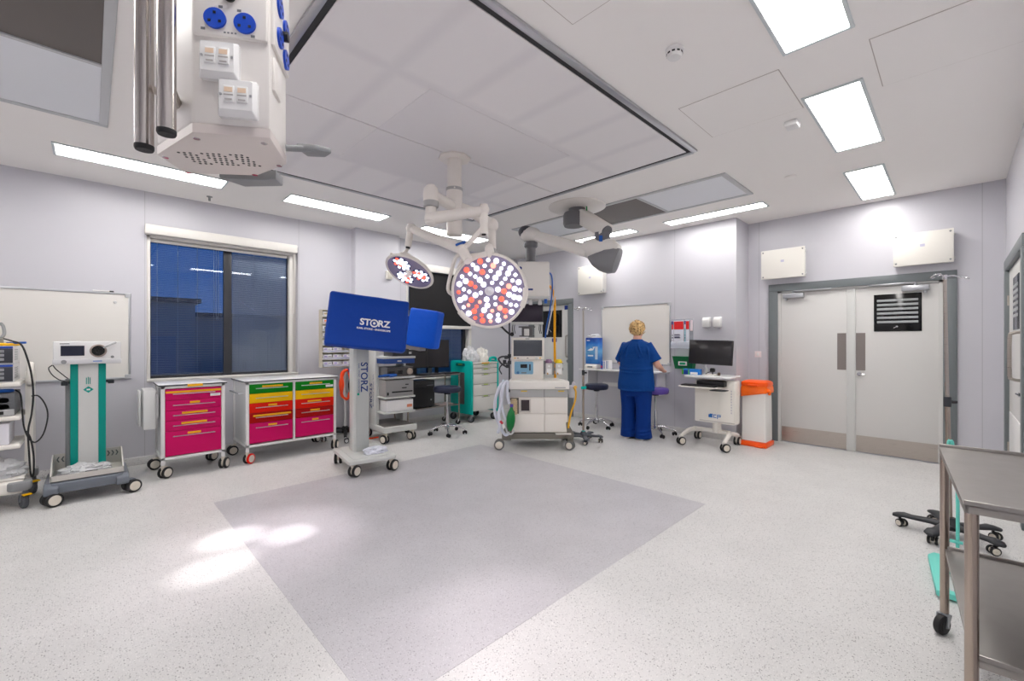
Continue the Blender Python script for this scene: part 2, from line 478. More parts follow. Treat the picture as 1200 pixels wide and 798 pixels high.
venetian('venetian_blind', gx0+.006, 1.219, gz0+.03, gz1-.006, rad(14), 'open slat blind in the left light of the wide window, blue dusk showing through', SLATD, (.09, .36, .63, .87), .30)
venetian('venetian_blind', 1.321, gx1-.006, gz0+.03, gz1-.006, rad(60), 'nearly closed grey slat blind in the right light of the wide window', SLATC, (.12, .38, .64, .9))
t = thing('roller_blind', 'white roller blind wound up in its cassette above the wide window', 'blind', (1.26, YW, 2.6))
obj('cassette', B().box(-.82, .80, -.085, .01, .015, .125, .012), WINWHITE, t)
obj('hem_bar', B().box(-.77, .70, .04, .058, -.055, -.022, .005), WINWHITE, t)
obj('pull_chain', B().tube([(.775, -.04, .02), (.777, -.05, -.2), (.76, -.05, -.78), (.745, -.05, -.8), (.74, -.05, -.76), (.768, -.05, -.2), (.765, -.04, .02)], .004, seg=6), WINWHITE, t)
# second window
w = sroot('window_2', (0, 0, 0), label='window beyond the pier with its black blind half down')
b = B()
b.box(W2[0], W2[0]+.05, YW-.01, yo+.05, W2[2], W2[3], .004); b.box(W2[1]-.06, W2[1], YW-.01, yo+.05, W2[2], W2[3], .004)
b.box(W2[0], W2[1], YW+.02, yo+.05, W2[3]-.06, W2[3], .004); b.box(W2[0], W2[1], YW-.02, yo+.05, W2[2], W2[2]+.03, .004)
obj('window_frame', b, WINWHITE, w)
hx0, hx1, hz0, hz1 = W2[0]+.05, W2[1]-.06, W2[2]+.03, W2[3]-.06
b = B(); b.box(hx1-.06, hx1, yo-.02, yo+.04, hz0, hz1); b.box(hx0, hx0+.05, yo-.02, yo+.04, hz0, hz1); b.box(hx0, hx1, yo-.02, yo+.04, hz0, hz0+.05); b.box(4.30, 4.38, yo-.02, yo+.04, hz0, hz1)
obj('mullion', b, WINDARK, w)
obj('glass_pane', B().box(hx0+.05, hx1-.06, yo-.004, yo, hz0, hz1), GLASS, w)
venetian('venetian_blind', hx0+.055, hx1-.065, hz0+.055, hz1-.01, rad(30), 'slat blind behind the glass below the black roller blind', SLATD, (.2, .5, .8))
t = thing('roller_blind', 'black blackout blind half lowered over the window beyond the pier', 'blind', (4.5, YW, 2.6))
obj('cassette', B().box(-.71, .72, -.10, .005, .0, .12, .012), WINWHITE, t)
obj('blackout_fabric', B().box(-.66, .66, -.035, -.032, -.93, .02), M('blackout_cloth', (30,29,31), .85, bump=(3., .4, .02)), t)
obj('hem_bar', B().box(-.67, .67, -.045, -.022, -.985, -.925, .006), WINWHITE, t)

# the low building outside, seen through the slats at dusk
t = thing('neighbouring_building', 'low dark building outside seen through the blue window slats', 'building', (-1.2, 24, -1))
OUT1 = M('outside_render', (214,200,188), .8); OUT2 = M('outside_roof', (70,72,84), .8)
obj('wall', B().box(-16, 4.6, 0, 9, 0, 4.1), OUT1, t)
obj('wall', B().box(4.9, 22, 2, 12, 0, 3.6), OUT1, t)
b = B(); b.box(-16.2, 4.8, -.2, 9.2, 4.1, 4.3); obj('roof', b, OUT2, t)
b = B(); b.box(4.85, 22.3, 1.8, 12.2, 3.6, 3.8); obj('roof', b, OUT2, t)
for x in (-12, -8, -4.2): obj('window', B().box(x, x+1.6, -.05, .05, 1.6, 3.4), M('outside_reflection_pane', (150,160,176), .2), t)  # pale panes put on the wall to imitate a reflection in the glass
obj('door', B().box(2.6, 3.9, -.05, .05, 0, 2.6), M('outside_door', (190,190,196), .5), t)
struct('ground', B().box(-40, 60, YW+.25, 80, -1.3, -1.0), M('outside_ground', (60,62,66), .9), label='dark ground outside the windows')

# ---------------------------------------------------------------- ceiling fittings
def tint(name, rgb, rough=.5): return M(name, rgb, rough)
LAMPM = lamp('ceiling_diffuser', (255,252,248), 1.0)
LAMPFR = M('lamp_frame', (206,214,216), .35)
lights = [  # x0, x1, y0, y1, label
    (-.22, 1.04, 5.41, 5.71, 'long ceiling strip light above the far left, nearest the service pendant'),
    (1.68, 2.92, 5.39, 5.69, 'long ceiling strip light above the right end of the wide window'),
    (3.57, 4.81, 5.48, 5.78, 'ceiling strip light behind the surgical lamp arms'),
    (5.90, 6.11, 1.66, 2.92, 'ceiling strip light above the whiteboard wall next to the white vent panel'),
    (5.88, 6.09, 3.46, 4.68, 'short looking ceiling strip light behind the grey boom joint'),
    (1.69, 2.94, .40, .70, 'largest bright ceiling light cut by the top of the photo'),
    (3.60, 4.80, .44, .74, 'middle of the three ceiling lights over the double door side'),
    (5.48, 6.66, .50, .78, 'ceiling light nearest to the wall boxes over the double doors'),
]
for x0, x1, y0, y1, lb in lights:
    t = thing('ceiling_light', lb, 'ceiling light', ((x0+x1)/2, (y0+y1)/2, CZ), 0, 'recessed ceiling lights')
    a, c = (x1-x0)/2, (y1-y0)/2
    b = B()
    for q in ((-a-.02, a+.02, -c-.02, -c), (-a-.02, a+.02, c, c+.02), (-a-.02, -a, -c, c), (a, a+.02, -c, c)): b.box(*q, -.012, 0, .002)
    obj('frame', b, LAMPFR, t)
    obj('diffuser', B().box(-a, a, -c, c, -.006, 0), LAMPM, t)
for x0, x1, y0, y1 in ((-1.15, -.85, 1.65, 2.9), (-1.15, -.85, 3.46, 4.68), (-.22, 1.02, .4, .7)):   # the same row continues behind the viewpoint
    t = thing('ceiling_light', 'recessed ceiling light of the same rows, behind the viewpoint', 'ceiling light', ((x0+x1)/2, (y0+y1)/2, CZ), 0, 'ceiling lights behind the viewpoint')
    a, c = (x1-x0)/2, (y1-y0)/2
    b = B()
    for q in ((-a-.02, a+.02, -c-.02, -c), (-a-.02, a+.02, c, c+.02), (-a-.02, -a, -c, c), (a, a+.02, -c, c)): b.box(*q, -.012, 0, .002)
    obj('frame', b, LAMPFR, t)
    obj('diffuser', B().box(-a, a, -c, c, -.006, 0), LAMPM, t)

# laminar flow canopy
t = thing('air_canopy', 'large square grey laminar air canopy set into the ceiling over the surgical lamp', 'ceiling canopy', (2.35, 3.2, CZ))
b = B()
for s in (-1, 1):
    b.box(-1.53, 1.53, s*1.57-.022, s*1.57+.022, -.02, 0, .003); b.box(s*1.53-.022, s*1.53+.022, -1.548, 1.548, -.02, 0, .003)
obj('frame', b, ALU, t)
b = B()
for s in (-1, 1):
    b.box(-1.508, 1.508, s*1.53-.018, s*1.53+.018, -.012, -.001); b.box(s*1.49-.018, s*1.49+.018, -1.512, 1.512, -.012, -.001)
obj('gap_shade', b, M('dark_gap_shade', (50,50,52), .7), t)  # dark strips colour in the shade of the gap inside the frame
def banded():
    m = M('canopy_screen_banded', (203,202,206), .6)
    nt, add, L, p = nodes(m)
    tc = add('ShaderNodeTexCoord'); s = add('ShaderNodeSeparateXYZ'); L(tc.outputs['Object'], s.inputs[0])
    acc = None
    for ax, vals in (('X', (-1.0, -.5, 0, .5, 1.0)), ('Y', (-.76, .76))):
        for v in vals:
            a = add('ShaderNodeMath', operation='SUBTRACT'); L(s.outputs[ax], a.inputs[0]); a.inputs[1].default_value = v
            c = add('ShaderNodeMath', operation='ABSOLUTE'); L(a.outputs[0], c.inputs[0])
            r = add('ShaderNodeMapRange'); r.inputs['From Min'].default_value = .015; r.inputs['From Max'].default_value = .07
            r.inputs['To Min'].default_value = 1; r.inputs['To Max'].default_value = 0
            L(c.outputs[0], r.inputs['Value'])
            if acc is None: acc = r.outputs[0]
            else:
                x = add('ShaderNodeMath', operation='MAXIMUM'); L(acc, x.inputs[0]); L(r.outputs[0], x.inputs[1]); acc = x.outputs[0]
    mx = add('ShaderNodeMix', data_type='RGBA'); mx.inputs[6].default_value = C3((236,233,234)); mx.inputs[7].default_value = C3((229,226,228))
    L(acc, mx.inputs[0]); L(mx.outputs[2], p.inputs['Base Color'])
    return m
CANOPY = banded()
for s in (-1, 1):
    y0, y1 = sorted((s*.006, s*1.512))
    obj('screen_panel', B().box(-1.472, 1.472, y0, y1, -.018, -.002), CANOPY, t)
    y0, y1 = sorted((s*.006, s*.745))
    q = B(); q.box(-.72, .775, y0, y1, -.022, -.0185, .001)
    obj('inner_panel', q, M('canopy_inner_screen', (228,225,227), .6), t)

def vent(label, x0, x1, ys, kinds):
    t = thing('ceiling_vent', label, 'ceiling vent', ((x0+x1)/2, (ys[0]+ys[-1])/2, CZ))
    cx, cy = (x0+x1)/2, (ys[0]+ys[-1])/2; a = (x1-x0)/2
    b = B()
    for q in ((-a, a, ys[0]-cy, ys[0]-cy+.05), (-a, a, ys[-1]-cy-.05, ys[-1]-cy), (-a, -a+.05, ys[0]-cy+.05, ys[-1]-cy-.05), (a-.05, a, ys[0]-cy+.05, ys[-1]-cy-.05)): b.box(*q, -.015, 0, .003)
    for y in ys[1:-1]: b.box(-a+.05, a-.05, y-cy-.015, y-cy+.015, -.015, 0)
    obj('frame', b, M('vent_frame', (190,192,194), .4), t)
    for y0, y1, k in zip(ys, ys[1:], kinds):
        if k == 'g':
            m = M('filter_mesh', (104,98,94), .55)
            obj('filter_grille', B().box(-a+.05, a-.05, y0-cy+.015, y1-cy-.015, -.006, -.001), m, t)
        else: obj('blank_panel', B().box(-a+.05, a-.05, y0-cy+.015, y1-cy-.015, -.008, -.001), M('vent_panel', (224,227,232), .4), t)
vent('ceiling vent with dark mesh at the top left corner behind the service pendant', -.75, .10, (1.63, 2.65, 3.68, 4.71), 'wgw')
vent('ceiling vent with white panels and dark mesh in front of the whiteboard wall', 4.60, 5.48, (1.63, 2.64, 3.72, 4.73), 'wgw')
for x0, x1, y0, y1, lb in ((3.10, 3.73, .78, 1.42, 'faint square access hatch in the ceiling beside the middle ceiling light'),
                           (3.16, 3.80, -.30, .34, 'faint access hatch in the ceiling at the right edge of the photo'),
                           (1.22, 1.86, .80, 1.44, 'faint access hatch in the ceiling at the top edge above the smoke detector')):
    t = thing('access_hatch', lb, 'hatch', ((x0+x1)/2, (y0+y1)/2, CZ))
    a, c = (x1-x0)/2, (y1-y0)/2
    b = B()
    for q in ((-a-.004, a+.004, -c-.004, -c+.001), (-a-.004, a+.004, c-.001, c+.004), (-a-.004, -a+.001, -c, c), (a-.001, a+.004, -c, c)): b.box(*q, -.0012, 0)
    obj('seam', b, M('hatch_seam', (186,176,170), .7), t)
    b = B().box(-a+.001, a-.001, -c+.001, c-.001, -.003, 0)
    for s in (-1, 1): b.box(s*a*.8-.02, s*a*.8+.02, -c+.05, -c+.054, -.0045, -.002)
    obj('panel', b, CEIL, t)
t = thing('smoke_detector', 'round white smoke detector on the ceiling beside the air canopy', 'smoke detector', (2.45, 1.15, CZ))
obj('base', B().lathe([(.001, 0), (.052, 0), (.052, -.012), (.046, -.018), (.001, -.018)]), WHITE, t)
b = B().lathe([(.001, -.018), (.044, -.018), (.044, -.036), (.036, -.05), (.001, -.052)]); obj('sensor_head', b, WHITE, t)
b = B()
for k in range(10):
    a = 2*PI*k/10; b.box(-.0085, .0085, .0435, .0452, -.034, -.024, mat=Matrix.Rotation(a, 4, 'Z'))
obj('slots', b, BLACK, t)
t = thing('motion_sensor', 'small white box sensor on the ceiling beside the faint hatch', 'sensor', (3.92, .89, CZ))
obj('body', B().box(-.055, .055, -.045, .045, -.045, 0, .012), WHITE, t)
obj('lens', B().box(-.035, .035, -.047, -.03, -.038, -.018, .006), FROST, t)
b = B().lathe([(.001, 0), (.055, 0), (.055, -.006), (.045, -.012), (.001, -.012)])
tag(obj('cover_disc', b, CEIL, None, (5.21, 1.20, CZ)), 'small flat white disc on the ceiling above the nurse', 'cover')
b = B().lathe([(.001, 0), (.03, 0), (.03, -.006), (.012, -.012), (.012, -.05), (.001, -.052)])
tag(obj('sprinkler_head', b, MIDGREY, None, (1.01, 6.16, CZ)), 'tiny sprinkler head on the ceiling above the left window edge', 'sprinkler')

# ---------------------------------------------------------------- doors
d = sroot('door_1', (XD, .92, 0), rad(-90), 'pale grey double doors with steel kick plates')   # local -y faces the room, +x = image right
HW = .93
b = B()
for s in (-1, 1): b.box(s*.875-.055, s*.875+.055, -.03, .13, 0, 2.09, .002)
b.box(-HW, HW, -.03, .13, 2.09, 2.19, .004)
obj('door_frame', b, DOORFRAME, d)
b = B()
for s in (-1, 1): b.box(s*.805-.02, s*.805+.02, .0, .10, 0, 2.09)
b.box(-.82, .82, 0, .10, 2.065, 2.09)
obj('door_stop', b, DOORLEAF, d)
for nm, x0, x1 in (('door_leaf', -.785, -.05), ('door_leaf', .035, .785)):
    lf = obj(nm, B().box(x0, x1, .02, .065, .008, 2.062, .002), DOORLEAF, d)
    obj('kick_plate', B().box(x0+.008, x1-.008, .016, .021, .012, .215), STEEL, lf)
    xs = x1-.10 if x0 < 0 else x0+.006
    obj('push_plate', B().box(xs, xs+.092, .016, .021, 1.03, 1.50), M('dark_steel_plate', (146,138,134), .35, .8), lf)
    cx = -.63 if x0 < 0 else .59
    obj('door_closer', B().box(cx-.12, cx+.12, -.045, .02, 1.985, 2.05, .006), ALU, lf)
    b = B(); sx = 1 if x0 < 0 else -1
    b.cyl((cx, -.02, 2.05), (cx, -.02, 2.085), .012); b.box(min(cx, cx+sx*.42), max(cx, cx+sx*.42), -.034, -.014, 2.072, 2.088, .003)
    b.cyl((cx-sx*.085, -.02, 1.955), (cx-sx*.085, -.02, 1.99), .016)
    obj('closer_arm', b, ALU, lf)
    if x0 > 0:
        obj('vision_panel', B().box(.215, .645, .013, .021, 1.515, 1.965, .003), M('black_glass', (18,18,20), .12), lf)
        b = B()
        for k in range(6): b.box(.245, .615, .009, .0135, 1.615+k*.052, 1.642+k*.052, .002)
        obj('vision_louvres', b, M('silver_stripe', (168,172,174), .35), lf)
        b = B(); b.cyl((.43, .013, 1.572), (.43, -.01, 1.572), .010); b.tube([(.43, -.012, 1.572), (.40, -.012, 1.555)], .005); obj('louvre_knob', b, CHROME, lf)
        b = B(); b.cyl((.075, .02, .985), (.075, -.005, .985), .024); b.cyl((.075, -.005, .985), (.075, -.035, .985), .012); b.tube([(.075, -.03, .985), (.10, -.034, .985), (.125, -.032, .984)], .008); obj('lock', b, CHROME, lf)
obj('meeting_post', B().box(-.05, .035, .008, .07, .0, 2.065, .003), LIGHTGREY, d)

d = sroot('door_3', (XW, 5.50, 0), rad(-90), 'narrow pale door with a dark viewing panel behind the anaesthetic machine')
b = B()
for s in (-1, 1): b.box(s*.505-.055, s*.505+.055, -.025, .12, 0, 2.09, .002)
b.box(-.56, .56, -.025, .12, 2.09, 2.19, .004)
obj('door_frame', b, DOORFRAME, d)
lf = obj('door_leaf', B().box(-.448, .448, .03, .075, .008, 2.085, .002), DOORLEAF, d)
obj('vision_panel', B().box(-.26, .27, .022, .031, 1.47, 1.99, .003), M('black_glass', (18,18,20), .12), lf)
b = B(); b.cyl((.02, .024, 1.58), (.02, .0, 1.58), .01); b.tube([(.02, .0, 1.58), (-.02, .0, 1.62)], .006); obj('louvre_knob', b, CHROME, lf)
b = B(); b.tube([(.40, .03, 1.10), (.40, -.02, 1.11), (.40, -.025, 1.18), (.40, -.025, 1.42), (.40, -.02, 1.49), (.40, .03, 1.50)], .011); obj('pull_handle', b, STEEL, lf)
b = B(); b.cyl((.41, .03, 1.02), (.41, .015, 1.02), .028); obj('lock', b, MIDGREY, lf)
obj('door_sign', B().box(.33, .41, .026, .03, 1.99, 2.07, .002), SIGNBLUE, lf)
obj('door_sign', B().box(.02, .14, .026, .03, 1.38, 1.45, .002), SIGNBLUE, lf)

d = sroot('door_2', (5.78, YR, 0), rad(180), 'wide side door at the right edge of the photo')    # local -y faces the room, +x towards the viewer
b = B()
for s in (-1, 1): b.box(s*.795-.055, s*.795+.055, -.03, .12, 0, 2.10, .002)
b.box(-.85, .85, -.03, .12, 2.10, 2.20, .004)
obj('door_frame', b, DOORFRAME, d)
lf = obj('door_leaf', B().box(-.735, .735, .0, .045, .008, 2.095, .002), DOORLEAF, d)
obj('vision_panel', B().box(-.25, .25, -.006, .002, 1.50, 1.97, .003), SCREENB, lf)
b = B()
for k in range(6): b.box(-.21, .21, -.010, -.005, 1.61+k*.052, 1.637+k*.052, .002)
obj('vision_louvres', b, M('silver_stripe', (168,172,174), .35), lf)
b = B(); b.tube([(.62, 0, 1.09), (.62, -.06, 1.10), (.62, -.075, 1.14), (.62, -.075, 1.42), (.62, -.06, 1.46), (.62, 0, 1.47)], .012); obj('pull_handle', b, STEEL, lf)
b = B(); b.cyl((.60, 0, .98), (.60, -.03, .98), .02); b.tube([(.60, -.03, .98), (.52, -.035, .98)], .008); obj('lever_handle', b, CHROME, lf)
obj('protection_plate', B().box(-.62, .70, -.008, .002, .03, .72, .004), WHITE, lf)
b = B()
for z in (.3, 1.05, 1.75): b.cyl((-.742, -.006, z), (-.742, -.006, z+.1), .008, seg=10)
obj('hinge', b, STEEL, lf)

# ================================================================ hung from the ceiling
# --- service pendant, top left (local x = to the right of the view, y = away)
RZC = -rad(44.27)
t = thing('service_pendant', 'white ceiling service pendant with blue power sockets and steel rails, top left', 'medical pendant', (.232, 1.226, 1.838), RZC)
PEND = M('pendant_white', (234,230,226), .32)
foot = [(.010, -.120), (.160, -.093), (.124, .045), (.015, .112), (-.172, .095), (-.155, -.01)]
cF = Vector((-.01, .015))
b = B().prism(foot, .026, .62, bev=.007); obj('housing', b, PEND, t)
b = B()
inn = [((x-cF.x)*.93+cF.x, (y-cF.y)*.93+cF.y) for x, y in foot]
b.loft([[Vector((x, y, .026)) for x, y in foot], [Vector((x, y, .006)) for x, y in foot], [Vector((x, y, 0)) for x, y in inn]])
bp = obj('bottom_cover', b, M('pendant_grey_white', (216,207,203), .4), t)
b = B()
for i in range(12):
    for j_ in range(6):
        x, y = -.085+i*.0125+(j_ % 2)*.006, -.035+j_*.0125+i*.0014
        if i in (3, 8): continue
        b.cyl((x, y, -.0008), (x, y, .002), .0032, seg=8)
obj('vent_holes', b, RUBBER, bp)
for x, y in foot: obj('screw', B().cyl(((x-cF.x)*.88+cF.x, (y-cF.y)*.88+cF.y, -.0012), ((x-cF.x)*.88+cF.x, (y-cF.y)*.88+cF.y, .012), .0065, seg=12), CHROME, bp)
def edge(p, q):
    """frame on a flank of the housing: x runs along it from its middle, -y points outwards"""
    p, q = Vector(p), Vector(q); m = (p+q)/2
    return Matrix.Translation((m.x, m.y, 0)) @ Matrix.Rotation(math.atan2(q.y-p.y, q.x-p.x), 4, 'Z'), (q-p).length
F0, wF = edge(foot[0], foot[1])
fas = obj('socket_fascia', B().box(-wF/2+.004, wF/2-.004, -.008, .002, .212, .62, .004).move(F0), PEND, t)
FS = F0 @ Matrix.Translation((0, -.008, 0))
def sock(parent, cx, cz, r, M4):
    b = B(); b.cyl((cx, .001, cz), (cx, -.005, cz), r, seg=28)
    for dx, dz in ((0, .011), (-.010, -.007), (.010, -.007)): b.box(cx+dx-.0028, cx+dx+.0028, -.0058, -.003, cz+dz-.0028, cz+dz+.0028, mi=1)
    b.move(M4); return obj('power_socket', b, [SOCKETBLUE, BLACK], parent)
for cx, cz in ((-.028, .247), (.030, .243), (-.028, .345), (.030, .341)): sock(fas, cx, cz, .0215, FS)
b = B(); b.lathe([(.011, 0), (.013, -.006), (.009, -.012), (.004, -.012), (.001, -.006)], (0, 0, .297), (0, 1, 0)); b.lathe([(.0105, -.0075), (.007, -.013), (.006, -.013)], (0, 0, .297), (0, 1, 0), mi=1)
obj('earth_terminal', b.move(FS), [BLACK, M('earth_green', (70,150,40), .4)], fas)
b = B()
for cx, cz in ((-.018, .274), (.018, .270), (-.052, .224), (.045, .218)): b.box(cx-.004, cx+.004, -.0008, .0, cz-.002, cz+.003)
for k in range(4): b.box(-.012+k*.007, -.008+k*.007, -.0008, 0, .219, .222)
obj('printed_marks', b.move(FS), LABELG, fas)
for cx, cz in ((-.020, .158), (.016, .080)):
    b = B(); b.prism(rrect(.076, .080, .004), 0, .010, XZ); rings = [[Vector((x, -.010, z)) for x, z in rrect(.076, .080, .004)], [Vector((x, -.020, z)) for x, z in rrect(.064, .062, .003, cy=.003)]]
    b.loft(rings); p = obj('data_plate', b.move(F0 @ Matrix.Translation((cx, 0, cz))), WHITEG, t)
    T4 = F0 @ Matrix.Translation((cx, -.020, cz+.003))
    for dx in (-.013, .013):
        b = B().box(dx-.0105, dx+.0105, -.003, .001, -.016, .018, .001)
        b.box(dx-.008, dx+.008, -.0036, -.002, .004, .014, mi=1); b.box(dx-.009, dx+.009, -.0036, -.002, -.003, -.0005, mi=2); b.box(dx-.007, dx+.007, -.0036, -.002, -.013, -.010, mi=2)
        obj('data_port', b.move(T4), [WHITEG, M('port_cream', (232,206,180), .5), M('port_grey', (176,172,170), .5)], p)
    for dx in (-.029, .029): obj('plate_screw', B().cyl((dx, .001, 0), (dx, -.0015, 0), .0028, seg=10).move(T4), ALU, p)
R0, wR = edge(foot[1], foot[2])
fl = obj('side_fascia', B().box(-wR/2+.006, wR/2-.006, -.008, .002, .215, .62, .004).move(R0), PEND, t)
RS = R0 @ Matrix.Translation((0, -.008, 0))
for cx, cz in ((-.028, .325), (.024, .308), (-.028, .255), (.024, .238)): sock(fl, cx, cz, .0215, RS)
obj('earth_terminal', B().cyl((0, .001, .278), (0, -.013, .278), .011).move(RS), BLACK, fl)
obj('side_cover', B().box(-.055, .0, -.006, .002, .12, .195, .003).move(R0), PEND, t)
for x, y, z0 in ((-.054, -.165, -.049), (.008, -.186, -.028)):
    r_ = obj('steel_rail', B().cyl((x, y, z0), (x, y, .66), .0158, seg=28), brushed('rail_steel', (188,182,178), .2, (1, 1, 60), .06), t)
    obj('end_cap', B().lathe([(.001, -.004), (.0145, -.004), (.0164, 0), (.0164, .006)], (x, y, z0)), RUBBER, r_)
    for z in (.085, .46): obj('rail_spacer', B().cyl((x, y, z), (-.06, -.06, z), .007, seg=12), STEEL, r_)
b = B(); b.cyl((.135, .02, .035), (.19, .05, .045), .008); b.prism([(.155, .03), (.20, .035), (.232, .06), (.205, .085), (.16, .08)], .038, .052, bev=.004); obj('side_bracket', b, MIDGREY, t)
b = B(); b.prism([(-.09, .11), (.02, .125), (.06, .115), (.05, .17), (-.06, .175)], -.006, .020, bev=.004); obj('rear_bracket', b, MIDGREY, t)
b = B(); b.cyl((-.01, .02, .62), (-.01, .02, .80), .09, seg=32); obj('swivel', b, MIDGREY, t)
b = B(); b.cyl((-.01, .02, .80), (-.01, .02, CZ-1.838-.02), .065, seg=32); obj('down_tube', b, PEND, t)
b = B(); b.cyl((-.01, .02, CZ-1.838-.02), (-.01, .02, CZ-1.838), .16, seg=40); obj('ceiling_flange', b, PEND, t)

# --- surgical light over the grey floor square
LIGHTW = M('lamp_arm_white', (228,222,216), .3)
COLLAR = M('lamp_collar_grey', (168,166,166), .35)
t = thing('surgical_light', 'white twin surgical lamp on jointed arms, lit with white and red LEDs', 'surgical light', (2.40, 3.22, CZ))
O = Vector((2.40, 3.22, CZ))
def L_(px, py, d): return at(px, py, d)-O
b = B(); b.lathe([(.001, -.0222), (.15, -.0222), (.15, -.036), (.135, -.044), (.001, -.044)], seg=8); obj('ceiling_flange', b, LIGHTW, t)
D = 3.98
zc = lambda y: 1.4+(399.5-y)/FL*D-CZ
b = B(); b.cyl((0, 0, -.03), (0, 0, zc(221)), .066, seg=32)
for z in (-.24, -.32): b.cyl((-.04, -.055, z), (-.045, -.061, z), .008, seg=10)
obj('column', b, LIGHTW, t)
b = B(); b.lathe([(.076, zc(221)), (.076, zc(224.5))], seg=32); obj('collar', b, COLLAR, t)
hub = obj('arm_hub', B().cyl((0, 0, zc(224.5)), (0, 0, zc(247)), .074, seg=32), LIGHTW, t)
b = B()
hp = L_(529, 236.5, D-.075); b.ball(hp, .018, .018, .018); obj('blue_button', b, BLUE, hub)
obj('lower_hub', B().cyl((0, 0, zc(247)), (0, 0, zc(276)), .072, seg=32), LIGHTW, t)
# left upper arm, dome, drop and link (carries the small head)
a0 = Vector((0, 0, zc(243))); a1 = L_(505, 228, 3.62)
b = B(); b.tube([a0, a0*.5+a1*.5, a1+Vector((0, 0, 0))], .048, seg=18, smooth=False); obj('upper_arm', b, LIGHTW, t)
b = B(); z1 = a1.z
b.lathe([(.001, .085), (.035, .078), (.058, .052), (.066, .01), (.064, -.06)], a1, seg=28); dm = obj('elbow_cap', b, LIGHTW, t)
obj('elbow_collar', B().lathe([(.064, -.06), (.066, -.065), (.063, -.105), (.05, -.11)], a1, seg=28), COLLAR, t)
l0 = L_(505, 256, 3.60); l1 = L_(567, 247, 3.55)
b = B(); b.cyl(a1+Vector((0, 0, -.09)), l0+Vector((0, 0, -.035)), .045, .05, seg=24); b.ball(l0+Vector((0, 0, -.03)), .052, .052, .03); obj('elbow_drop', b, LIGHTW, t)
b = B(); b.tube([l0, l0*.5+l1*.5, l1], .05, seg=16, smooth=False, rs=[.052, .046, .04]); b.ball(l0, .055); b.ball(l1+Vector((0, 0, .01)), .045); obj('link_arm', b, LIGHTW, t)
b = B(); b.cyl(l1+Vector((0, 0, .05)), l1+Vector((0, 0, -.19)), .034, .03, seg=20); b.cyl(l1+Vector((0, 0, -.19)), l1+Vector((0, 0, -.20)), .018, .018, seg=16, mi=1); obj('link_drop', b, [LIGHTW, RUBBER], t)
# right upper arm and its drop to the big head
r1 = L_(576, 264, 4.05)
b = B(); b.tube([Vector((0, 0, zc(240))), L_(556, 250, 4.02), r1], .05, seg=18, smooth=False, rs=[.045, .05, .055]); b.ball(r1, .066); obj('upper_arm', b, LIGHTW, t)
hb = L_(577, 303, 4.0)
b = B(); b.cyl(r1, L_(577, 294, 4.03), .04, .036, seg=24); obj('head_drop', b, LIGHTW, t)
b = B(); b.cyl(L_(577, 293, 4.03), L_(577, 300, 4.01), .042, seg=24); obj('drop_collar', b, COLLAR, t)
# spring arm to the joint in the middle and the long arm to the small head
j = L_(542, 293, 3.62)
s0 = l1+Vector((0, 0, -.13))
b = B(); b.tube([s0, L_(557, 277, 3.56), j], .022, seg=14, smooth=False); obj('spring_arm', b, LIGHTW, t)
b = B(); b.ball(j, .05); b.cyl(j, L_(549, 306, 3.56), .045, .038, seg=22); obj('knuckle', b, LIGHTW, t)
b = B(); b.box(-.045, .045, -.02, .02, .035, .055, .006, mat=Matrix.Translation(j+Vector((0, 0, .01))) @ Matrix.Rotation(-.7, 4, 'Z') @ Matrix.Rotation(-.35, 4, 'Y')); obj('control_pad', b, BLUE, t)
m0 = L_(482, 268, 4.05)
b = B(); b.tube([j, j*.5+m0*.5, m0], .035, seg=16, smooth=False, rs=[.045, .042, .036]); b.ball(m0, .05); obj('long_arm', b, LIGHTW, t)
b = B(); b.cyl(m0+Vector((0, 0, .04)), L_(478, 289, 4.06), .034, .03, seg=20); b.cyl(L_(478, 289, 4.06), L_(478, 291.5, 4.06), .02, seg=16, mi=1); obj('arm_drop', b, [LIGHTW, RUBBER], t)

def frame_from(n, up=(0, 0, 1)):
    n = Vector(n).normalized(); x = Vector(up).cross(n).normalized(); y = n.cross(x)
    return Matrix((x, y, n)).transposed().to_4x4()      # local z = beam direction
LEDW = M('led_white', (250,250,255), .2, emit=(235,240,255), es=2.4)
LEDR = M('led_red', (255,110,90), .2, emit=(255,84,64), es=1.5)
LEDP = M('led_pink', (255,150,130), .2, emit=(255,150,130), es=1.5)
FACE = M('lamp_face_lilac', (150,140,168), .12, coat=.6)
RIMM = M('lamp_rim', (214,206,208), .25)
_led = {}
def led(parent, x, y, r, m, z):
    k = (r, m.name)
    if k not in _led:
        b = B().lathe([(r, 0), (r*.96, r*.22), (r*.7, r*.48), (r*.3, r*.6), (.0005, r*.62)], seg=14)
        me = bpy.data.meshes.new('led'); finish(me, b.bm, 60); me.materials.append(m); _led[k] = me
    return link('led', _led[k], parent, (x, y, z))
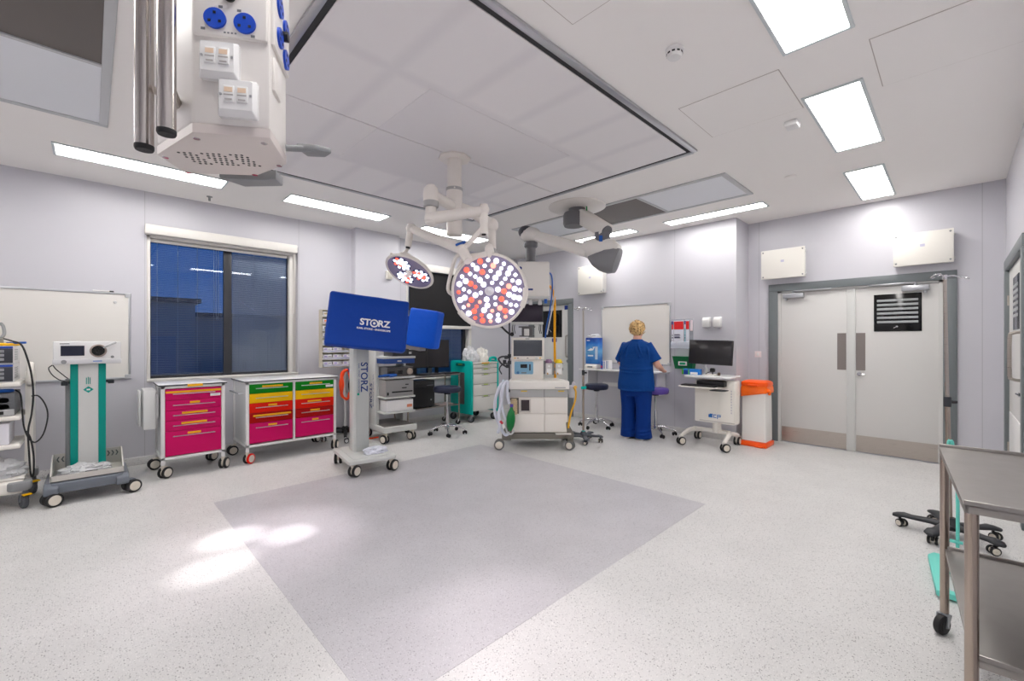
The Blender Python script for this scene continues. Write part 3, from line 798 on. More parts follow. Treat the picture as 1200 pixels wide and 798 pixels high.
# big head facing the viewpoint
cB = at(573.5, 341, 3.72); nB = Vector((-.62, -.70, -.20))
hd = obj('lamp_head', B().lathe([(.001, -.10), (.12, -.095), (.25, -.06), (.315, -.02), (.328, .0), (.322, .018), (.305, .018), (.30, .008), (.001, .008)], seg=64), LIGHTW, t, cB-O, frame_from(nB).to_euler())
obj('front_glass', B().lathe([(.001, .012), (.302, .012), (.306, .006)], seg=64), FACE, hd)
for k in range(3):
    a = rad(90+120*k+20); b = B(); b.prism([(math.cos(a+q)*.335, math.sin(a+q)*.335) for q in (-.28, -.14, 0, .14, .28)]+[(math.cos(a+q)*.29, math.sin(a+q)*.29) for q in (.28, 0, -.28)], -.012, .016, bev=.004); obj('rim_lug', b, LIGHTW, hd)
rnd = random.Random(5)
n_ = 0
for r, n, a0 in ((.075, 6, .2), (.125, 11, .0), (.172, 15, .25), (.218, 19, .1), (.262, 24, .3)):
    for k in range(n):
        a = a0+2*PI*k/n
        small = (k % 2 == 1)
        q = rnd.random()
        m = LEDR if q < .16 else (LEDP if q < .27 else LEDW)
        led(hd, r*math.cos(a), r*math.sin(a), .0165 if small else .0235, m, .012); n_ += 1
b = B().lathe([(.04, .012), (.038, .02), (.026, .03), (.024, .075), (.016, .085), (.001, .086)], seg=28); obj('sterile_handle', b, FROST, hd)
# yoke of the big head
nb = nB.normalized(); xB = Vector((0, 0, 1)).cross(nb).normalized(); uB = nb.cross(xB)
top = cB-O+uB*.335-nb*.02
b = B(); b.tube([hb+Vector((0, 0, .02)), hb+Vector((0, 0, -.03)), top+uB*.03, top-uB*.05], .034, seg=14)
b.tube([L_(549, 303, 3.66), L_(562, 301, 3.75), hb+Vector((0, 0, -.03))], .035, seg=14)
obj('head_yoke', b, LIGHTW, t)
lf_ = cB-O-xB*.0
side = Vector(at(529, 342, 3.78))-O
b = B(); b.tube([j+Vector((0, 0, -.02)), L_(534, 302, 3.66), L_(529, 318, 3.7), L_(525, 338, 3.74), side+Vector((0, 0, -.02)), L_(534, 346, 3.76)], .016, seg=10)
b.tube([L_(545, 300, 3.64), L_(540, 308, 3.68), L_(535, 322, 3.72), L_(531, 341, 3.76)], .016, seg=10)
obj('yoke_bracket', b, LIGHTW, t)
# small head aimed at the floor on the left
cS = at(480, 318.5, 4.15); tgt = Vector((.85, 3.30, 0)); nS = (tgt-cS).normalized()
nS.normalize()
hs = obj('lamp_head', B().lathe([(.001, -.09), (.10, -.08), (.20, -.045), (.238, -.012), (.244, .0), (.238, .012), (.222, .012), (.218, .004), (.001, .004)], seg=56), LIGHTW, t, cS-O, frame_from(nS).to_euler())
obj('front_glass', B().lathe([(.001, .008), (.219, .008), (.223, .003)], seg=56), FACE, hs)
for k3 in range(3):
    a3 = rad(90+120*k3)
    cx, cy = .120*math.cos(a3), .120*math.sin(a3)
    b = B().lathe([(.001, .0095), (.090, .0095), (.092, .004)], (cx, cy, 0), seg=28); obj('led_cluster_plate', b, M('cluster_navy', (40,50,96), .2), hs)
    for r, n in ((0, 1), (.037, 6), (.068, 9)):
        for k in range(n):
            a = 2*PI*k/n+a3
            q = rnd.random()
            led(hs, cx+r*math.cos(a), cy+r*math.sin(a), .0165, LEDR if q < .15 else LEDW, .0085)
b = B().lathe([(.035, .008), (.03, .02), (.02, .025), (.018, .06), (.001, .064)], seg=24); obj('sterile_handle', b, LIGHTW, hs)
ns = nS; xs = Vector((0, 0, 1)).cross(ns).normalized(); us = ns.cross(xs)
ctr = cS-O
b = B(); e0 = L_(478, 291, 4.06)
b.tube([e0, L_(474, 296, 4.09), L_(464, 301, 4.14), ctr+us*.245+xs*(-.03)], .016, seg=10)
b.tube([L_(468, 299, 4.11), L_(480, 299, 4.14), ctr+us*.22+xs*.05-ns*.02], .014, seg=10)
obj('head_yoke', b, LIGHTW, t)

# lamps inside the two heads: real beams of the surgical light
def spot(loc, target, watts, ang, blend, col, size=.05):
    L = bpy.data.lights.new('surgical_beam', 'SPOT'); L.energy = watts; L.spot_size = rad(ang); L.spot_blend = blend; L.color = col; L.shadow_soft_size = size
    o = bpy.data.objects.new('surgical_beam', L); COL.objects.link(o); o.location = loc
    o.rotation_euler = (Vector(target)-Vector(loc)).to_track_quat('-Z', 'Y').to_euler()
    return o

# --- anaesthetic supply boom
BOOMW = M('boom_white', (228,224,219), .32)
BOOMG = M('boom_grey', (104,104,108), .4)
t = thing('supply_boom', 'white and grey ceiling boom carrying the gas box above the anaesthetic machine', 'medical boom', (4.43, 3.36, CZ))
O = Vector((4.43, 3.36, CZ)); D = 5.47
b = B(); b.lathe([(.001, 0), (.36, 0), (.36, -.012), (.345, -.02), (.16, -.028), (.001, -.028)], seg=48); obj('ceiling_disc', b, BOOMW, t)
zc = lambda y: 1.4+(399.5-y)/FL*D-CZ
b = B(); b.cyl((0, 0, -.02), (0, 0, zc(250)), .105, seg=32); obj('upper_joint', b, BOOMG, t)
b = B(); b.lathe([(.12, zc(250)+.01), (.135, zc(252)), (.135, zc(262)), (.12, zc(265)), (.001, zc(265))], seg=32, o=(-.04, .02, 0)); obj('joint_housing', b, BOOMG, t)
b = B(); b.box(-.009, .009, -.004, .004, -.125, -.03, mat=Matrix.Translation(L_(687.5, 245, D-.07)-Vector((0, 0, -.07)))); obj('green_marker', b, M('marker_green', (0,130,60), .4), t)
e1 = L_(706, 268, 5.12)
b = B()
s1 = Vector((.03, -.03, zc(252)))
dr = (e1-s1); pq = Vector((dr.x, dr.y, 0)).normalized(); pn = Vector((-pq.y, pq.x, 0))
def arm(b, p, q, w0, h0, w1, h1, n=14):
    d = (q-p).normalized(); s_ = Vector((0, 0, 1)).cross(d).normalized(); u = d.cross(s_)
    rings = []
    for f, w, h in ((0, w0*.7, h0*.7), (.03, w0, h0), (.97, w1, h1), (1, w1*.7, h1*.7)):
        c = p.lerp(q, f)
        rings.append([c+s_*x*w+u*y*h for x, y in rrect(2, 2, .55, 4)])
    b.loft(rings)
arm(b, s1, e1+(e1-s1).normalized()*.09, 0.092, .092, .082, .082)
obj('upper_arm', b, BOOMW, t)
b = B(); p_ = e1+(e1-s1).normalized()*.085; b.cyl(p_, p_+(e1-s1).normalized()*.016, .066, seg=28); obj('arm_end_cap', b, BOOMG, t)
b = B(); b.cyl(e1+Vector((0, 0, -.04)), L_(706, 286, 5.14), .09, seg=32); obj('lower_joint', b, BOOMG, t)
b = B(); b.lathe([(.0835, 0), (.0835, -.06)], (0, 0, 0), seg=6); b = B()
b.box(-.02, .02, -.005, .005, -.035, .035, .002, mat=Matrix.Translation(L_(704, 279.5, 5.042)) @ Matrix.Rotation(RZC, 4, 'Z')); obj('blue_marker', b, BLUE, t)
# spring arm body with its grey nose shield
k0 = L_(706, 297, 5.16); k1 = L_(622, 275, 5.62)
b = B()
arm(b, L_(691, 295, 5.24), k1, .082, .076, .072, .066)
d = (k0-k1).normalized()
rings = []
sd = Vector((0, 0, 1)).cross(d).normalized(); u = d.cross(sd)
for f, w, h, dz in ((-.12, .075, .07, .0), (.0, .10, .11, .02), (.12, .118, .13, .04), (.26, .115, .125, .035), (.325, .10, .105, .02), (.34, .06, .07, .02)):
    c = L_(694, 292, 5.22)+d*f+Vector((0, 0, dz))
    rings.append([c+sd*x*w+u*y*h for x, y in rrect(2, 2, .7, 4)])
b.loft(rings)
obj('spring_arm', b, BOOMW, t)
b = B(); rings = []
for f, w, h, dz in ((-.03, .08, .02, -.115), (.05, .112, .085, -.115), (.15, .124, .135, -.095), (.25, .121, .155, -.075), (.325, .106, .14, -.06), (.34, .06, .08, -.06)):
    c = L_(694, 292, 5.20)+d*f+Vector((0, 0, dz))
    rings.append([c+sd*x*w+u*y*h for x, y in rrect(2, 2, .7, 4)])
b.loft(rings); obj('nose_shield', b, M('shield_grey', (128,128,132), .4), t)
b = B(); b.ball(k1+Vector((0, 0, -.005)), .14, .14, .10); obj('rear_joint', b, BOOMW, t)
b = B(); b.ball(k1+Vector((-.045, .045, .032)), .10, .10, .082); obj('rear_cap', b, M('boom_dark', (74,74,80), .4), t)
kc = k1.copy()
zb = lambda y: 1.4+(399.5-y)/FL*5.62-CZ
b = B(); b.lathe([(.09, zb(284)), (.09, zb(289)), (.065, zb(291)), (.065, zb(309)), (.001, zb(309))], (kc.x, kc.y, 0), seg=32); obj('drop_column', b, BOOMG, t)
gb = Matrix.Translation((kc.x, kc.y, 0)) @ Matrix.Rotation(RZC, 4, 'Z')
b = B(); b.box(-.17, .23, -.17, .20, zb(349), zb(309), .02, mat=gb, seg=3)
gx = obj('gas_box', b, BOOMW, t)
b = B(); b.box(-.165, .225, -.165, .195, zb(351), zb(348.5), .01, mat=gb); obj('gas_box_base', b, LIGHTGREY, gx)
b = B(); b.box(-.06, .02, -.173, -.168, zb(342), zb(340), mat=gb); obj('name_plate', b, LOGOBLUE, gx)
b = B(); b.cyl((-.14, -.172, zb(317)), (-.14, -.178, zb(317)), .022, mat=gb); obj('round_sign', b, SIGNBLUE, gx)
b = B()
for x in (-.11, .0, .12): b.cyl((x, .02, zb(357)), (x, .02, zb(349)), .025, mat=gb)
b.cyl((.19, -.05, zb(356)), (.19, -.05, zb(349)), .02, mat=gb, mi=1)
obj('gas_outlet', b, [WHITE, BLUE], gx)
b = B(); b.tube([L_(641, 318, 5.6), L_(646, 316, 5.6), L_(649, 323, 5.6), L_(650, 345, 5.68), L_(645, 372, 5.78), L_(641, 392, 5.86)], .009, seg=8)
obj('grey_cable', b, M('cable_pale', (210,210,214), .45), t)
def hose(name, label, pts, r, m):
    b = B(); b.tube(pts, r, seg=10, sub=8)
    return tag(obj(name, b, m), label, 'hose')
hose('gas_hose', 'yellow gas hose hanging from the boom box behind the anaesthetic machine', [at(641, 336, 5.68), at(645, 336, 5.80), at(648.5, 343, 5.98), at(650, 356, 6.12), at(650, 400, 6.20), at(650.5, 440, 6.20), at(651, 470, 6.20)], .018, HOSEY)
hose('gas_hose', 'blue gas hose slanting down from the boom box to the anaesthetic screens', [at(642, 318, 5.66), at(646.5, 324, 5.72), at(647, 342, 5.80), at(644, 365, 5.88), at(640.5, 382, 5.92), at(639, 396, 5.93)], .010, BLUE)

# ================================================================ along the window wall
def R3(*seq):
    m = Matrix()
    for a, ax in seq: m = m @ Matrix.Rotation(a, 4, ax)
    return m.to_euler()
FRONT_DOWN = R3((PI/2, 'X'), (-PI/2, 'Z'))                        # reads downwards on a front facing -y
LEFT_DOWN = R3((-PI/2, 'Z'), (PI/2, 'X'), (-PI/2, 'Z'))           # reads downwards on a face towards -x

def whiteboard(label, x0, x1, z0, z1, loc, rz):
    t = thing('whiteboard', label, 'whiteboard', loc, rz)
    obj('writing_surface', B().box(x0+.015, x1-.015, -.010, 0, z0+.015, z1-.015), M('whiteboard_enamel', (230,227,222), .22), t)
    b = B()
    b.box(x0, x1, -.018, 0, z1-.02, z1, .004); b.box(x0, x1, -.018, 0, z0, z0+.02, .004); b.box(x0, x0+.02, -.018, 0, z0, z1, .004); b.box(x1-.02, x1, -.018, 0, z0, z1, .004)
    obj('frame', b, ALU, t)
    b = B()
    for x in (x0, x1):
        for z in (z0, z1): b.box(x-(.0 if x == x0 else .045)-.004, x+(.045 if x == x0 else 0)+.004, -.022, 0, z-(.0 if z == z0 else .045)-.004, z+(.045 if z == z0 else 0)+.004, .008)
    obj('corner_cap', b, M('board_corner', (190,192,196), .4), t)
    return t
t = whiteboard('wide whiteboard on the far left wall behind the insufflator', -.99, .99, -.475, .475, (-.665, YW, 1.455), 0)
obj('board_magnet', B().lathe([(.014, 0), (.014, -.012), (.011, -.016), (.001, -.016)], (.86, -.010, .37), (0, 1, 0)), M('magnet_grey', (205,205,206), .4), t)
b = B(); b.cyl((.62, -.012, .485), (.75, -.012, .485), .007, seg=10, mi=0); b.cyl((.75, -.012, .485), (.785, -.012, .485), .0075, seg=10, mi=1)
tag(obj('marker_pen', b, [WHITE, BLACK], None, (-.60, YW, 1.455)), 'marker pen lying on the top edge of the far left whiteboard', 'pen')

# --- equipment tower cut by the left edge
TX, TY = -.72, 5.72
t = thing('equipment_trolley', 'cream equipment trolley cut by the left edge of the photo', 'equipment trolley', (TX, TY, 0))
b = B(); b.box(-.34, .33, -.31, .27, .135, .245, .03, seg=3); b.box(-.34, .33, -.29, .25, .245, .27, .01); obj('base', b, CREAM, t)
b = B(); b.prism(rrect(.14, .16, .05), .16, .235, Matrix.Translation((.30, -.27, 0)), bev=.015); obj('bumper', b, MIDGREY, t)
b = B(); b.prism(rrect(.14, .16, .05), .16, .235, Matrix.Translation((.31, .22, 0)), bev=.015); obj('bumper', b, MIDGREY, t)
for x, y in ((.33, -.27), (-.30, -.27), (.35, .20), (-.30, .20)): caster(t, x, y-.02, .062, .034, rad(20), .16, GREYRUB, GREYRUB, SLATE, twin=False, brake=YELLOW)
for s in (-1, 1):
    b = B(); x = s*.335
    rings = []
    for z, y0, y1 in ((.24, -.12, .22), (.45, -.06, .2), (.8, -.02, .19), (1.1, .0, .18), (1.13, .0, .18)):
        rings.append([Vector((x-.025, y0, z)), Vector((x+.025, y0, z)), Vector((x+.025, y1, z)), Vector((x-.025, y1, z))])
    b.loft(rings); obj('side_frame', b, CREAM, t)
for z in (1.035, .755, .52): obj('shelf', B().box(-.33, .305, -.30, .22, z-.012, z+.022, .010), CREAM, t)
b = B(); b.tube([(.345, -.06, 1.02), (.35, -.12, 1.05), (.352, -.14, 1.12), (.35, -.10, 1.19), (.345, -.05, 1.19)], .024, seg=12); obj('push_handle', b, CREAM, t)
BODYW = M('device_white', (226,226,228), .35)
for z, lb in ((1.210, 'white endoscopy unit with blue stripe, the upper one on the cream left trolley'), (1.058, 'white endoscopy unit with blue stripe, the lower one on the cream left trolley')):
    t = thing('endoscopy_unit', lb, 'medical device', (-.72, 5.445, z))
    obj('case', B().box(-.27, .265, 0, .46, 0, .148, .006), BODYW, t)
    obj('fascia', B().box(-.268, .262, -.006, .002, .008, .128, .003), M('device_dark_fascia', (58,60,68), .3), t)
    obj('blue_stripe', B().box(-.268, .262, -.006, .002, .129, .146, .002), M('stripe_blue', (38,76,170), .35), t)
    obj('display', B().box(-.16, .155, -.009, -.004, .025, .118), M('display_slate', (96,100,112), .2), t)
    for k in range(3): obj('key_button', B().box(.178, .215, -.010, -.004, .028+k*.033, .05+k*.033, .004), M('button_grey', (150,152,156), .4), t)
    b = B()
    for k in range(7): b.box(.2655, .2665, .06, .30, .03+k*.014, .034+k*.014)
    obj('side_vents', b, LABELG, t)
t = thing('imaging_console', 'dark grey console with two handled modules on the left trolley shelf', 'medical device', (-.72, 5.47, .778))
obj('case', B().box(-.27, .27, 0, .42, 0, .19, .006), M('console_grey', (96,98,102), .35), t)
obj('lower_fascia', B().box(-.268, .268, -.006, .002, .004, .055, .003), M('console_silver', (176,176,178), .35), t)
obj('display', B().box(-.2, .02, -.005, .002, .07, .17), SCREENB, t)
for z in (.078, .132):
    b = B(); b.prism(rrect(.17, .042, .02), -.008, 0, Matrix.Translation((.155, 0, z)) @ XZ); b.prism(rrect(.14, .02, .009), -.010, -.002, Matrix.Translation((.155, 0, z)) @ XZ, mi=1)
    obj('module_slot', b, [M('console_silver', (176,176,178), .35), BLACK], t)
obj('port', B().box(.18, .21, -.009, -.004, .016, .042), BLACK, t)
t = thing('storage_box', 'white box with blue printed arrows on the left trolley shelf', 'box', (-.74, 5.46, .543))
obj('carton', B().box(-.26, .26, 0, .34, 0, .175, .004), M('box_white_card', (232,230,238), .6), t)
b = B()
for k in range(3): b.prism([(-.02, .125-k*.04), (.10-.01*k, .115-k*.04), (.13, .125-k*.04), (.10-.01*k, .137-k*.04)], 0, .0015, Matrix.Translation((0, 0, 0)) @ XZ)
obj('printed_arrows', b, M('print_blue', (24,110,200), .5), t)
for i, (x, y, s_, lb) in enumerate(((-.52, 5.55, 1.0, 'crumpled clear plastic bag on the base of the left trolley'), (-.78, 5.6, .9, 'dark blue wrapped bundle at the left end of the left trolley base'))):
    tag(obj('plastic_bag', crumple((x, y, .27), .13*s_, .12*s_, .10*s_, 11+i, .35), PLASTIC if i == 0 else M('dark_bundle', (40,50,84), .6)), lb, 'bag')
b = B(); b.lathe([(.001, .0), (.10, 0), (.11, .012), (.10, .024), (.001, .024)], seg=28, o=(-.53, 5.60, 1.359)); b.lathe([(.035, .024), (.035, .06), (.02, .066), (.001, .066)], (-.56, 5.64, 1.359), mi=1)
b.tube([(-.50, 5.56, 1.38), (-.44, 5.52, 1.384), (-.39, 5.5, 1.386)], .009, seg=8, mi=2)
tag(obj('camera_head', b, [M('cable_yellow', (246,190,10), .4), MIDGREY, BLUE]), 'yellow and grey camera head lying on top of the left trolley devices', 'camera head')
def cable(label, pts, r, m, cat='cable', name='cable'):
    return tag(obj(name, B().tube(pts, r, seg=8, sub=7), m), label, cat)
cable('black cable hanging in a long curve from the left trolley top to its base', [at(5, 397, 3.66), at(14, 399.5, 3.62), at(25, 404, 3.6), at(32, 420, 3.6), at(37, 440, 3.62), at(39, 462, 3.64), at(37, 485, 3.66), at(33, 505, 3.66), at(34, 530, 3.66), at(36, 555, 3.66), at(39, 556, 3.68), at(39.5, 535, 3.68), at(36, 515, 3.68), at(31, 505, 3.68)], .0065, RUBBER)
cable('black cable looping out to the right of the left trolley', [at(37, 464, 3.7), at(45, 464, 3.72), at(53, 474, 3.74), at(56, 488, 3.74), at(51, 508, 3.73), at(42, 518, 3.70), at(34, 514, 3.68), at(28, 500, 3.66), at(26, 480, 3.66), at(24, 462, 3.66), at(18, 457, 3.66)], .0055, RUBBER)
cable('blue coiled lead lying on the dark console of the left trolley', [(-.95, 5.52, .985), (-.70, 5.49, .985), (-.55, 5.50, .985), (-.47, 5.54, .983), (-.55, 5.60, .982), (-.8, 5.6, .982)], .014, BLUE)
cable('grey lead arching over the top of the left trolley', [at(1, 379, 3.75), at(4, 383, 3.73), at(5, 391, 3.72), at(2, 396, 3.7)], .012, MIDGREY)

# --- insufflator on its stand
IX, IY = -.012, 5.62
t = thing('insufflator_stand', 'wheeled stand with teal and white column below the white insufflator', 'medical stand', (IX, IY, 0))
b = B()
for s in (-1, 1):
    b.prism([(-.33, .10), (-.30, .09), (.25, .09), (.27, .11), (.27, .17), (.2, .18), (-.26, .19), (-.33, .16)], -.045, .045, Matrix.Translation((s*.225, 0, 0)) @ YZ, bev=.012)
b.box(-.23, .23, -.30, -.17, .10, .19, .02); b.box(-.23, .23, .10, .22, .09, .17, .02)
obj('base_frame', b, SLATE, t)
for x, y, w_ in ((-.245, -.27, .05), (.265, -.25, .05), (-.225, .22, .03), (.225, .22, .03)):
    caster(t, x, y-.02, .058, .045 if y < 0 else .032, rad(-68) if y < 0 else rad(15), .13, RUBBER, HUB, SLATE, twin=(y < 0))
b = B(); b.box(-.225, .225, -.26, .14, .20, .212)
b.prism([(-.225, .20), (.225, .20), (.235, .245), (-.235, .245)], .262, .27, XZ)
for s in (-1, 1): b.prism([(-.27, .2), (.14, .2), (.14, .36), (.05, .36), (-.27, .25)], -.005, .005, Matrix.Translation((s*.23, 0, 0)) @ YZ)
b.box(-.23, .23, .13, .14, .2, .36)
obj('tray', b, CREAM2, t)
b = B()
for s in (-1, 1):
    for k in range(3):
        x = s*(.128+k*.030); w_ = s*.010
        b.prism([(x, .335), (x+w_, .335), (x+2.2*w_, .31), (x+w_, .285), (x, .285), (x+1.2*w_, .31)] if s > 0 else [(x, .335), (x+1.2*w_, .31), (x, .285), (x+w_, .285), (x+2.2*w_, .31), (x+w_, .335)], -.1285, -.127, XZ, mi=0)
obj('tray_chevrons', b, M('chevron_grey', (96,104,106), .5), t)
b = B(); b.box(-.118, .118, -.06, .06, .212, 1.19, .006); obj('column', b, TEAL, t)
obj('column_fascia', B().box(-.066, .066, -.072, -.055, .212, 1.19, .006), LIGHTGREY, t)
b = B(); b.prism([(-.035, .955), (0, .985), (.035, .955), (0, .925)], .0725, .074, XZ); obj('diamond_mark', b, TEAL, t)
b = B()
for k in range(3): b.box(-.016+k*.012, -.010+k*.012, -.0745, -.0715, 1.005, 1.065+.006*(k % 2))
obj('fascia_print', b, TEAL, t)
obj('diamond_letter', B().box(-.012, .012, -.0755, -.0735, .948, .962, .002), WHITE, t)
b = B(); b.cyl((-.165, .03, 1.02), (.165, .03, 1.02), .012, seg=12)
for s in (-1, 1): b.box(s*.155-.022, s*.155+.022, .01, .05, .995, 1.03, .004)
obj('rail_clamp', b, CHARCOAL, t)
b = B(); b.cyl((-.125, .10, .215), (-.125, .10, 1.05), .028, seg=18); obj('gas_cylinder', b, MIDGREY, t)
t = thing('insufflator', 'white insufflator with dark display and round port on the teal column', 'medical device', (IX, 5.50, 1.192))
obj('case', B().box(-.222, .218, 0, .32, 0, .205, .010), WHITEG, t)
obj('lower_lip', B().box(-.225, .222, -.008, .02, .0, .045, .006), M('device_lip', (214,214,216), .35), t)
obj('display', B().box(-.175, -.025, -.004, .002, .075, .165), SCREENB, t)
b = B(); b.lathe([(.0585, 0), (.0585, -.012), (.048, -.016), (.044, -.008)], (.065, 0, .118), (0, 1, 0), seg=32); obj('port_ring', b, M('bronze_ring', (170,156,148), .3, .6), t)
b = B(); b.lathe([(.001, -.006), (.045, -.006), (.046, -.001)], (.065, 0, .118), (0, 1, 0), seg=28)
for k in range(9):
    a = 2*PI*k/9; b.ball((.065+.026*math.cos(a), -.010, .118+.026*math.sin(a)), .011, .006, .011, 10, 6)
obj('port_plug', b, BLACK, t)
b = B(); b.tube([(.10, -.016, .145), (.14, -.03, .17), (.185, -.02, .195)], .008, seg=8); obj('port_lever', b, ALU, t)
b = B(); b.lathe([(.018, 0), (.018, -.008), (.001, -.008)], (-.155, -.008, .022), (0, 1, 0)); b.lathe([(.012, 0), (.012, -.008), (.001, -.008)], (.16, 0, .06), (0, 1, 0))
obj('knob', b, MIDGREY, t)
obj('case_print', B().box(-.18, -.12, -.001, .001, .178, .186), LABELG, t)
obj('case_print', B().box(.03, .09, -.009, -.007, .020, .027), M('print_blue', (24,110,200), .5), t)
cable('thin black lead looping down beside the insufflator column', [at(61, 428, 3.95), at(57, 432, 3.97), at(62, 440, 3.98), at(72, 446, 4.0), at(82, 446, 4.05), at(76, 441, 4.02), at(66, 433, 3.98), at(62, 428, 3.96)], .004, RUBBER)
tag(obj('plastic_bag', crumple((IX-.02, 5.50, .212), .17, .13, .055, 21, .45, 4), PLASTIC), 'clear plastic packet lying in the tray of the insufflator stand', 'bag')

# --- drawer trolleys
def drawer_cart(name, label, cx, y0, w, d, ztop, zbot, cols, wheels_red=None):
    """front face at y0 (facing -y); cols: list of (x0, x1, [(z1, z0, material, [(label x0, x1)], labelled)])"""
    t = thing(name, label, 'drawer trolley', (cx, y0+d/2, 0))
    f = -d/2
    b = B(); p = .034
    for sx in (-1, 1):
        for sy in (-1, 1): b.box(sx*(w/2-p/2)-p/2, sx*(w/2-p/2)+p/2, sy*(d/2-p/2)-p/2, sy*(d/2-p/2)+p/2, .135, ztop-.02, .004)
    for z in (zbot-.03, ztop-.045):
        for sy in (-1, 1): b.box(-w/2, w/2, sy*(d/2-p/2)-p/2, sy*(d/2-p/2)+p/2, z, z+.028, .003)
        for sx in (-1, 1): b.box(sx*(w/2-p/2)-p/2, sx*(w/2-p/2)+p/2, -d/2, d/2, z, z+.028, .003)
    for (x0, x1, _) in cols[1:]: b.box(x0-.03, x0-.004, f, f+.03, zbot-.02, ztop-.03, .003)
    obj('frame', b, WHITE, t)
    b = B()
    for s in (-1, 1): b.box(s*(w/2-.02)-.004, s*(w/2-.02)+.004, -d/2+.02, d/2-.02, zbot, ztop-.04)
    b.box(-w/2+.02, w/2-.02, d/2-.03, d/2-.02, zbot, ztop-.04); b.box(-w/2+.02, w/2-.02, -d/2+.03, d/2-.03, zbot-.008, zbot)
    obj('side_panel', b, M('cart_panel', (220,221,222), .4), t)
    tp = obj('worktop', B().box(-w/2-.02, w/2+.02, -d/2-.015, d/2+.012, ztop-.006, ztop, .002), WHITEG, t)
    obj('worktop_edge', B().box(-w/2-.018, w/2+.018, -d/2-.013, d/2+.010, ztop-.017, ztop-.006), CHARCOAL, tp)
    for x0, x1, rows in cols:
        for z1, z0, m, labs, plate in rows:
            dr = obj('drawer', B().box(x0, x1, f-.006, f+.40, z0+.002, z1-.002, .002), m, t)
            b = B(); hz = z1-.05 if z1-z0 < .2 else z1-.052
            bar_handle(b, x0+.07, x1-.07, f-.006, hz, .0045, .022); obj('handle', b, ALU, dr)
            for q in labs: obj('drawer_label', B().box(x0+q[0]*(x1-x0), x0+q[1]*(x1-x0), f-.010, f-.005, hz+.010, hz+.030), LABELY, dr)
            if plate: obj('white_label', B().box(x1-.10, x1-.008, f-.010, f-.005, z0+.02, z0+.048), LABELW, dr)
    for i, (sx, sy) in enumerate(((-1, -1), (1, -1), (-1, 1), (1, 1))):
        caster(t, sx*(w/2-p/2), sy*(d/2-p/2)-.0, .058, .024, rad(-55+20*i if sy < 0 else 35+30*i), .15, RUBBER, HUB, HUB, True, None, RED if wheels_red and i in wheels_red else None)
    return t
t = drawer_cart('drawer_trolley', 'white drawer trolley with five magenta drawers, under the wide window', .785, 5.60, .55, .52, .955, .215,
    [(-.238, .238, [(.905, .79, MAGENTA, ((.0, 1.0),), True), (.79, .685, MAGENTA, ((.42, .60),), False), (.685, .58, MAGENTA, ((.28, .74),), False), (.58, .475, MAGENTA, ((.27, .73),), False), (.475, .222, MAGENTA, ((.38, .62),), False)])])
obj('top_label', B().box(-.06, .07, -.285, -.278, .925, .95), LABELY, t)
b = B(); b.box(-.40, -.30, -.10, .18, .49, .90, .012); b.box(-.31, -.275, -.06, .14, .60, .84)
obj('side_bin', b, WHITE, t)
obj('side_board', B().box(-.43, -.41, .0, .22, .52, .88, .006), WHITE, t)
P5 = lambda g, a: [(.905, .795, GREEN, ((.28, .76) if g else (.35, .68),), not g), (.795, .685, YELLOW, (((.32, .8),) if not g else ()), False), (.685, .572, RED, ((.42, .62) if g else (.3, .66),), False), (.572, .458, DRED, ((.08, .96) if g else (.37, .62),), False), (.458, .228, MAGENTA, ((.42, .62) if g else (.42, .58),), False)]
t = drawer_cart('drawer_trolley', 'white double drawer trolley with green, yellow, red and magenta drawers in two columns', 1.77, 5.60, 1.02, .62, .945, .215,
    [(-.475, -.018, P5(True, 0)), (.018, .475, P5(False, 0))], (0,))
b = B(); b.tube([(-.52, -.22, .80), (-.56, -.22, .80), (-.56, .2, .80), (-.52, .2, .80)], .009, smooth=False); obj('push_bar', b, ALU, t)

# --- supply rack on a mobile post with cables
RX, RY = 2.62, 6.12
t = thing('supply_rack', 'tall rack of clear bins with cartons on a wheeled white post behind the blue cover', 'storage rack', (RX, RY, 0))
b = B()
for k in range(5):
    a = 2*PI*k/5+.55
    b.tube([(0, 0, .11), (.16*math.cos(a), .16*math.sin(a), .12), (.30*math.cos(a), .30*math.sin(a), .085)], .022, seg=10, rs=[.032, .026, .02])
b.lathe([(.05, .09), (.055, .15), (.03, .18), (.001, .18)])
obj('foot', b, RUBBER, t)
for k in range(5):
    a = 2*PI*k/5+.55; caster(t, .30*math.cos(a), .30*math.sin(a), .034, .018, a, .085, RUBBER, CHROME, CHROME)
obj('post', B().cyl((0, 0, .17), (0, 0, 1.75), .018, seg=18), WHITE, t)
rz0, rh, RW = 1.035, .098, .35
b = B(); b.box(-RW, RW, .02, .03, rz0, rz0+8*rh+.01)
for s in (-1, 1): b.box(s*RW-.006, s*RW+.006, -.075, .03, rz0, rz0+8*rh+.01)
obj('back_panel', b, M('rack_tan', (196,188,170), .5), t)
for k in range(9): obj('rack_shelf', B().box(-RW+.004, RW-.004, -.075, .02, rz0+k*rh, rz0+k*rh+.008), M('rack_olive', (150,142,112), .5), t)
for k in range(8):
    q = obj('bin_front', B().box(-RW+.008, RW-.008, -.080, -.077, rz0+k*rh+.008, rz0+k*rh+.04), CLEAR, t)
ordn = ['top', 'second', 'third', 'fourth', 'fifth', 'sixth', 'seventh', 'bottom']
cols_ = ['leftmost', 'second from the left', 'middle', 'fourth from the left', 'rightmost']
_sb = {}
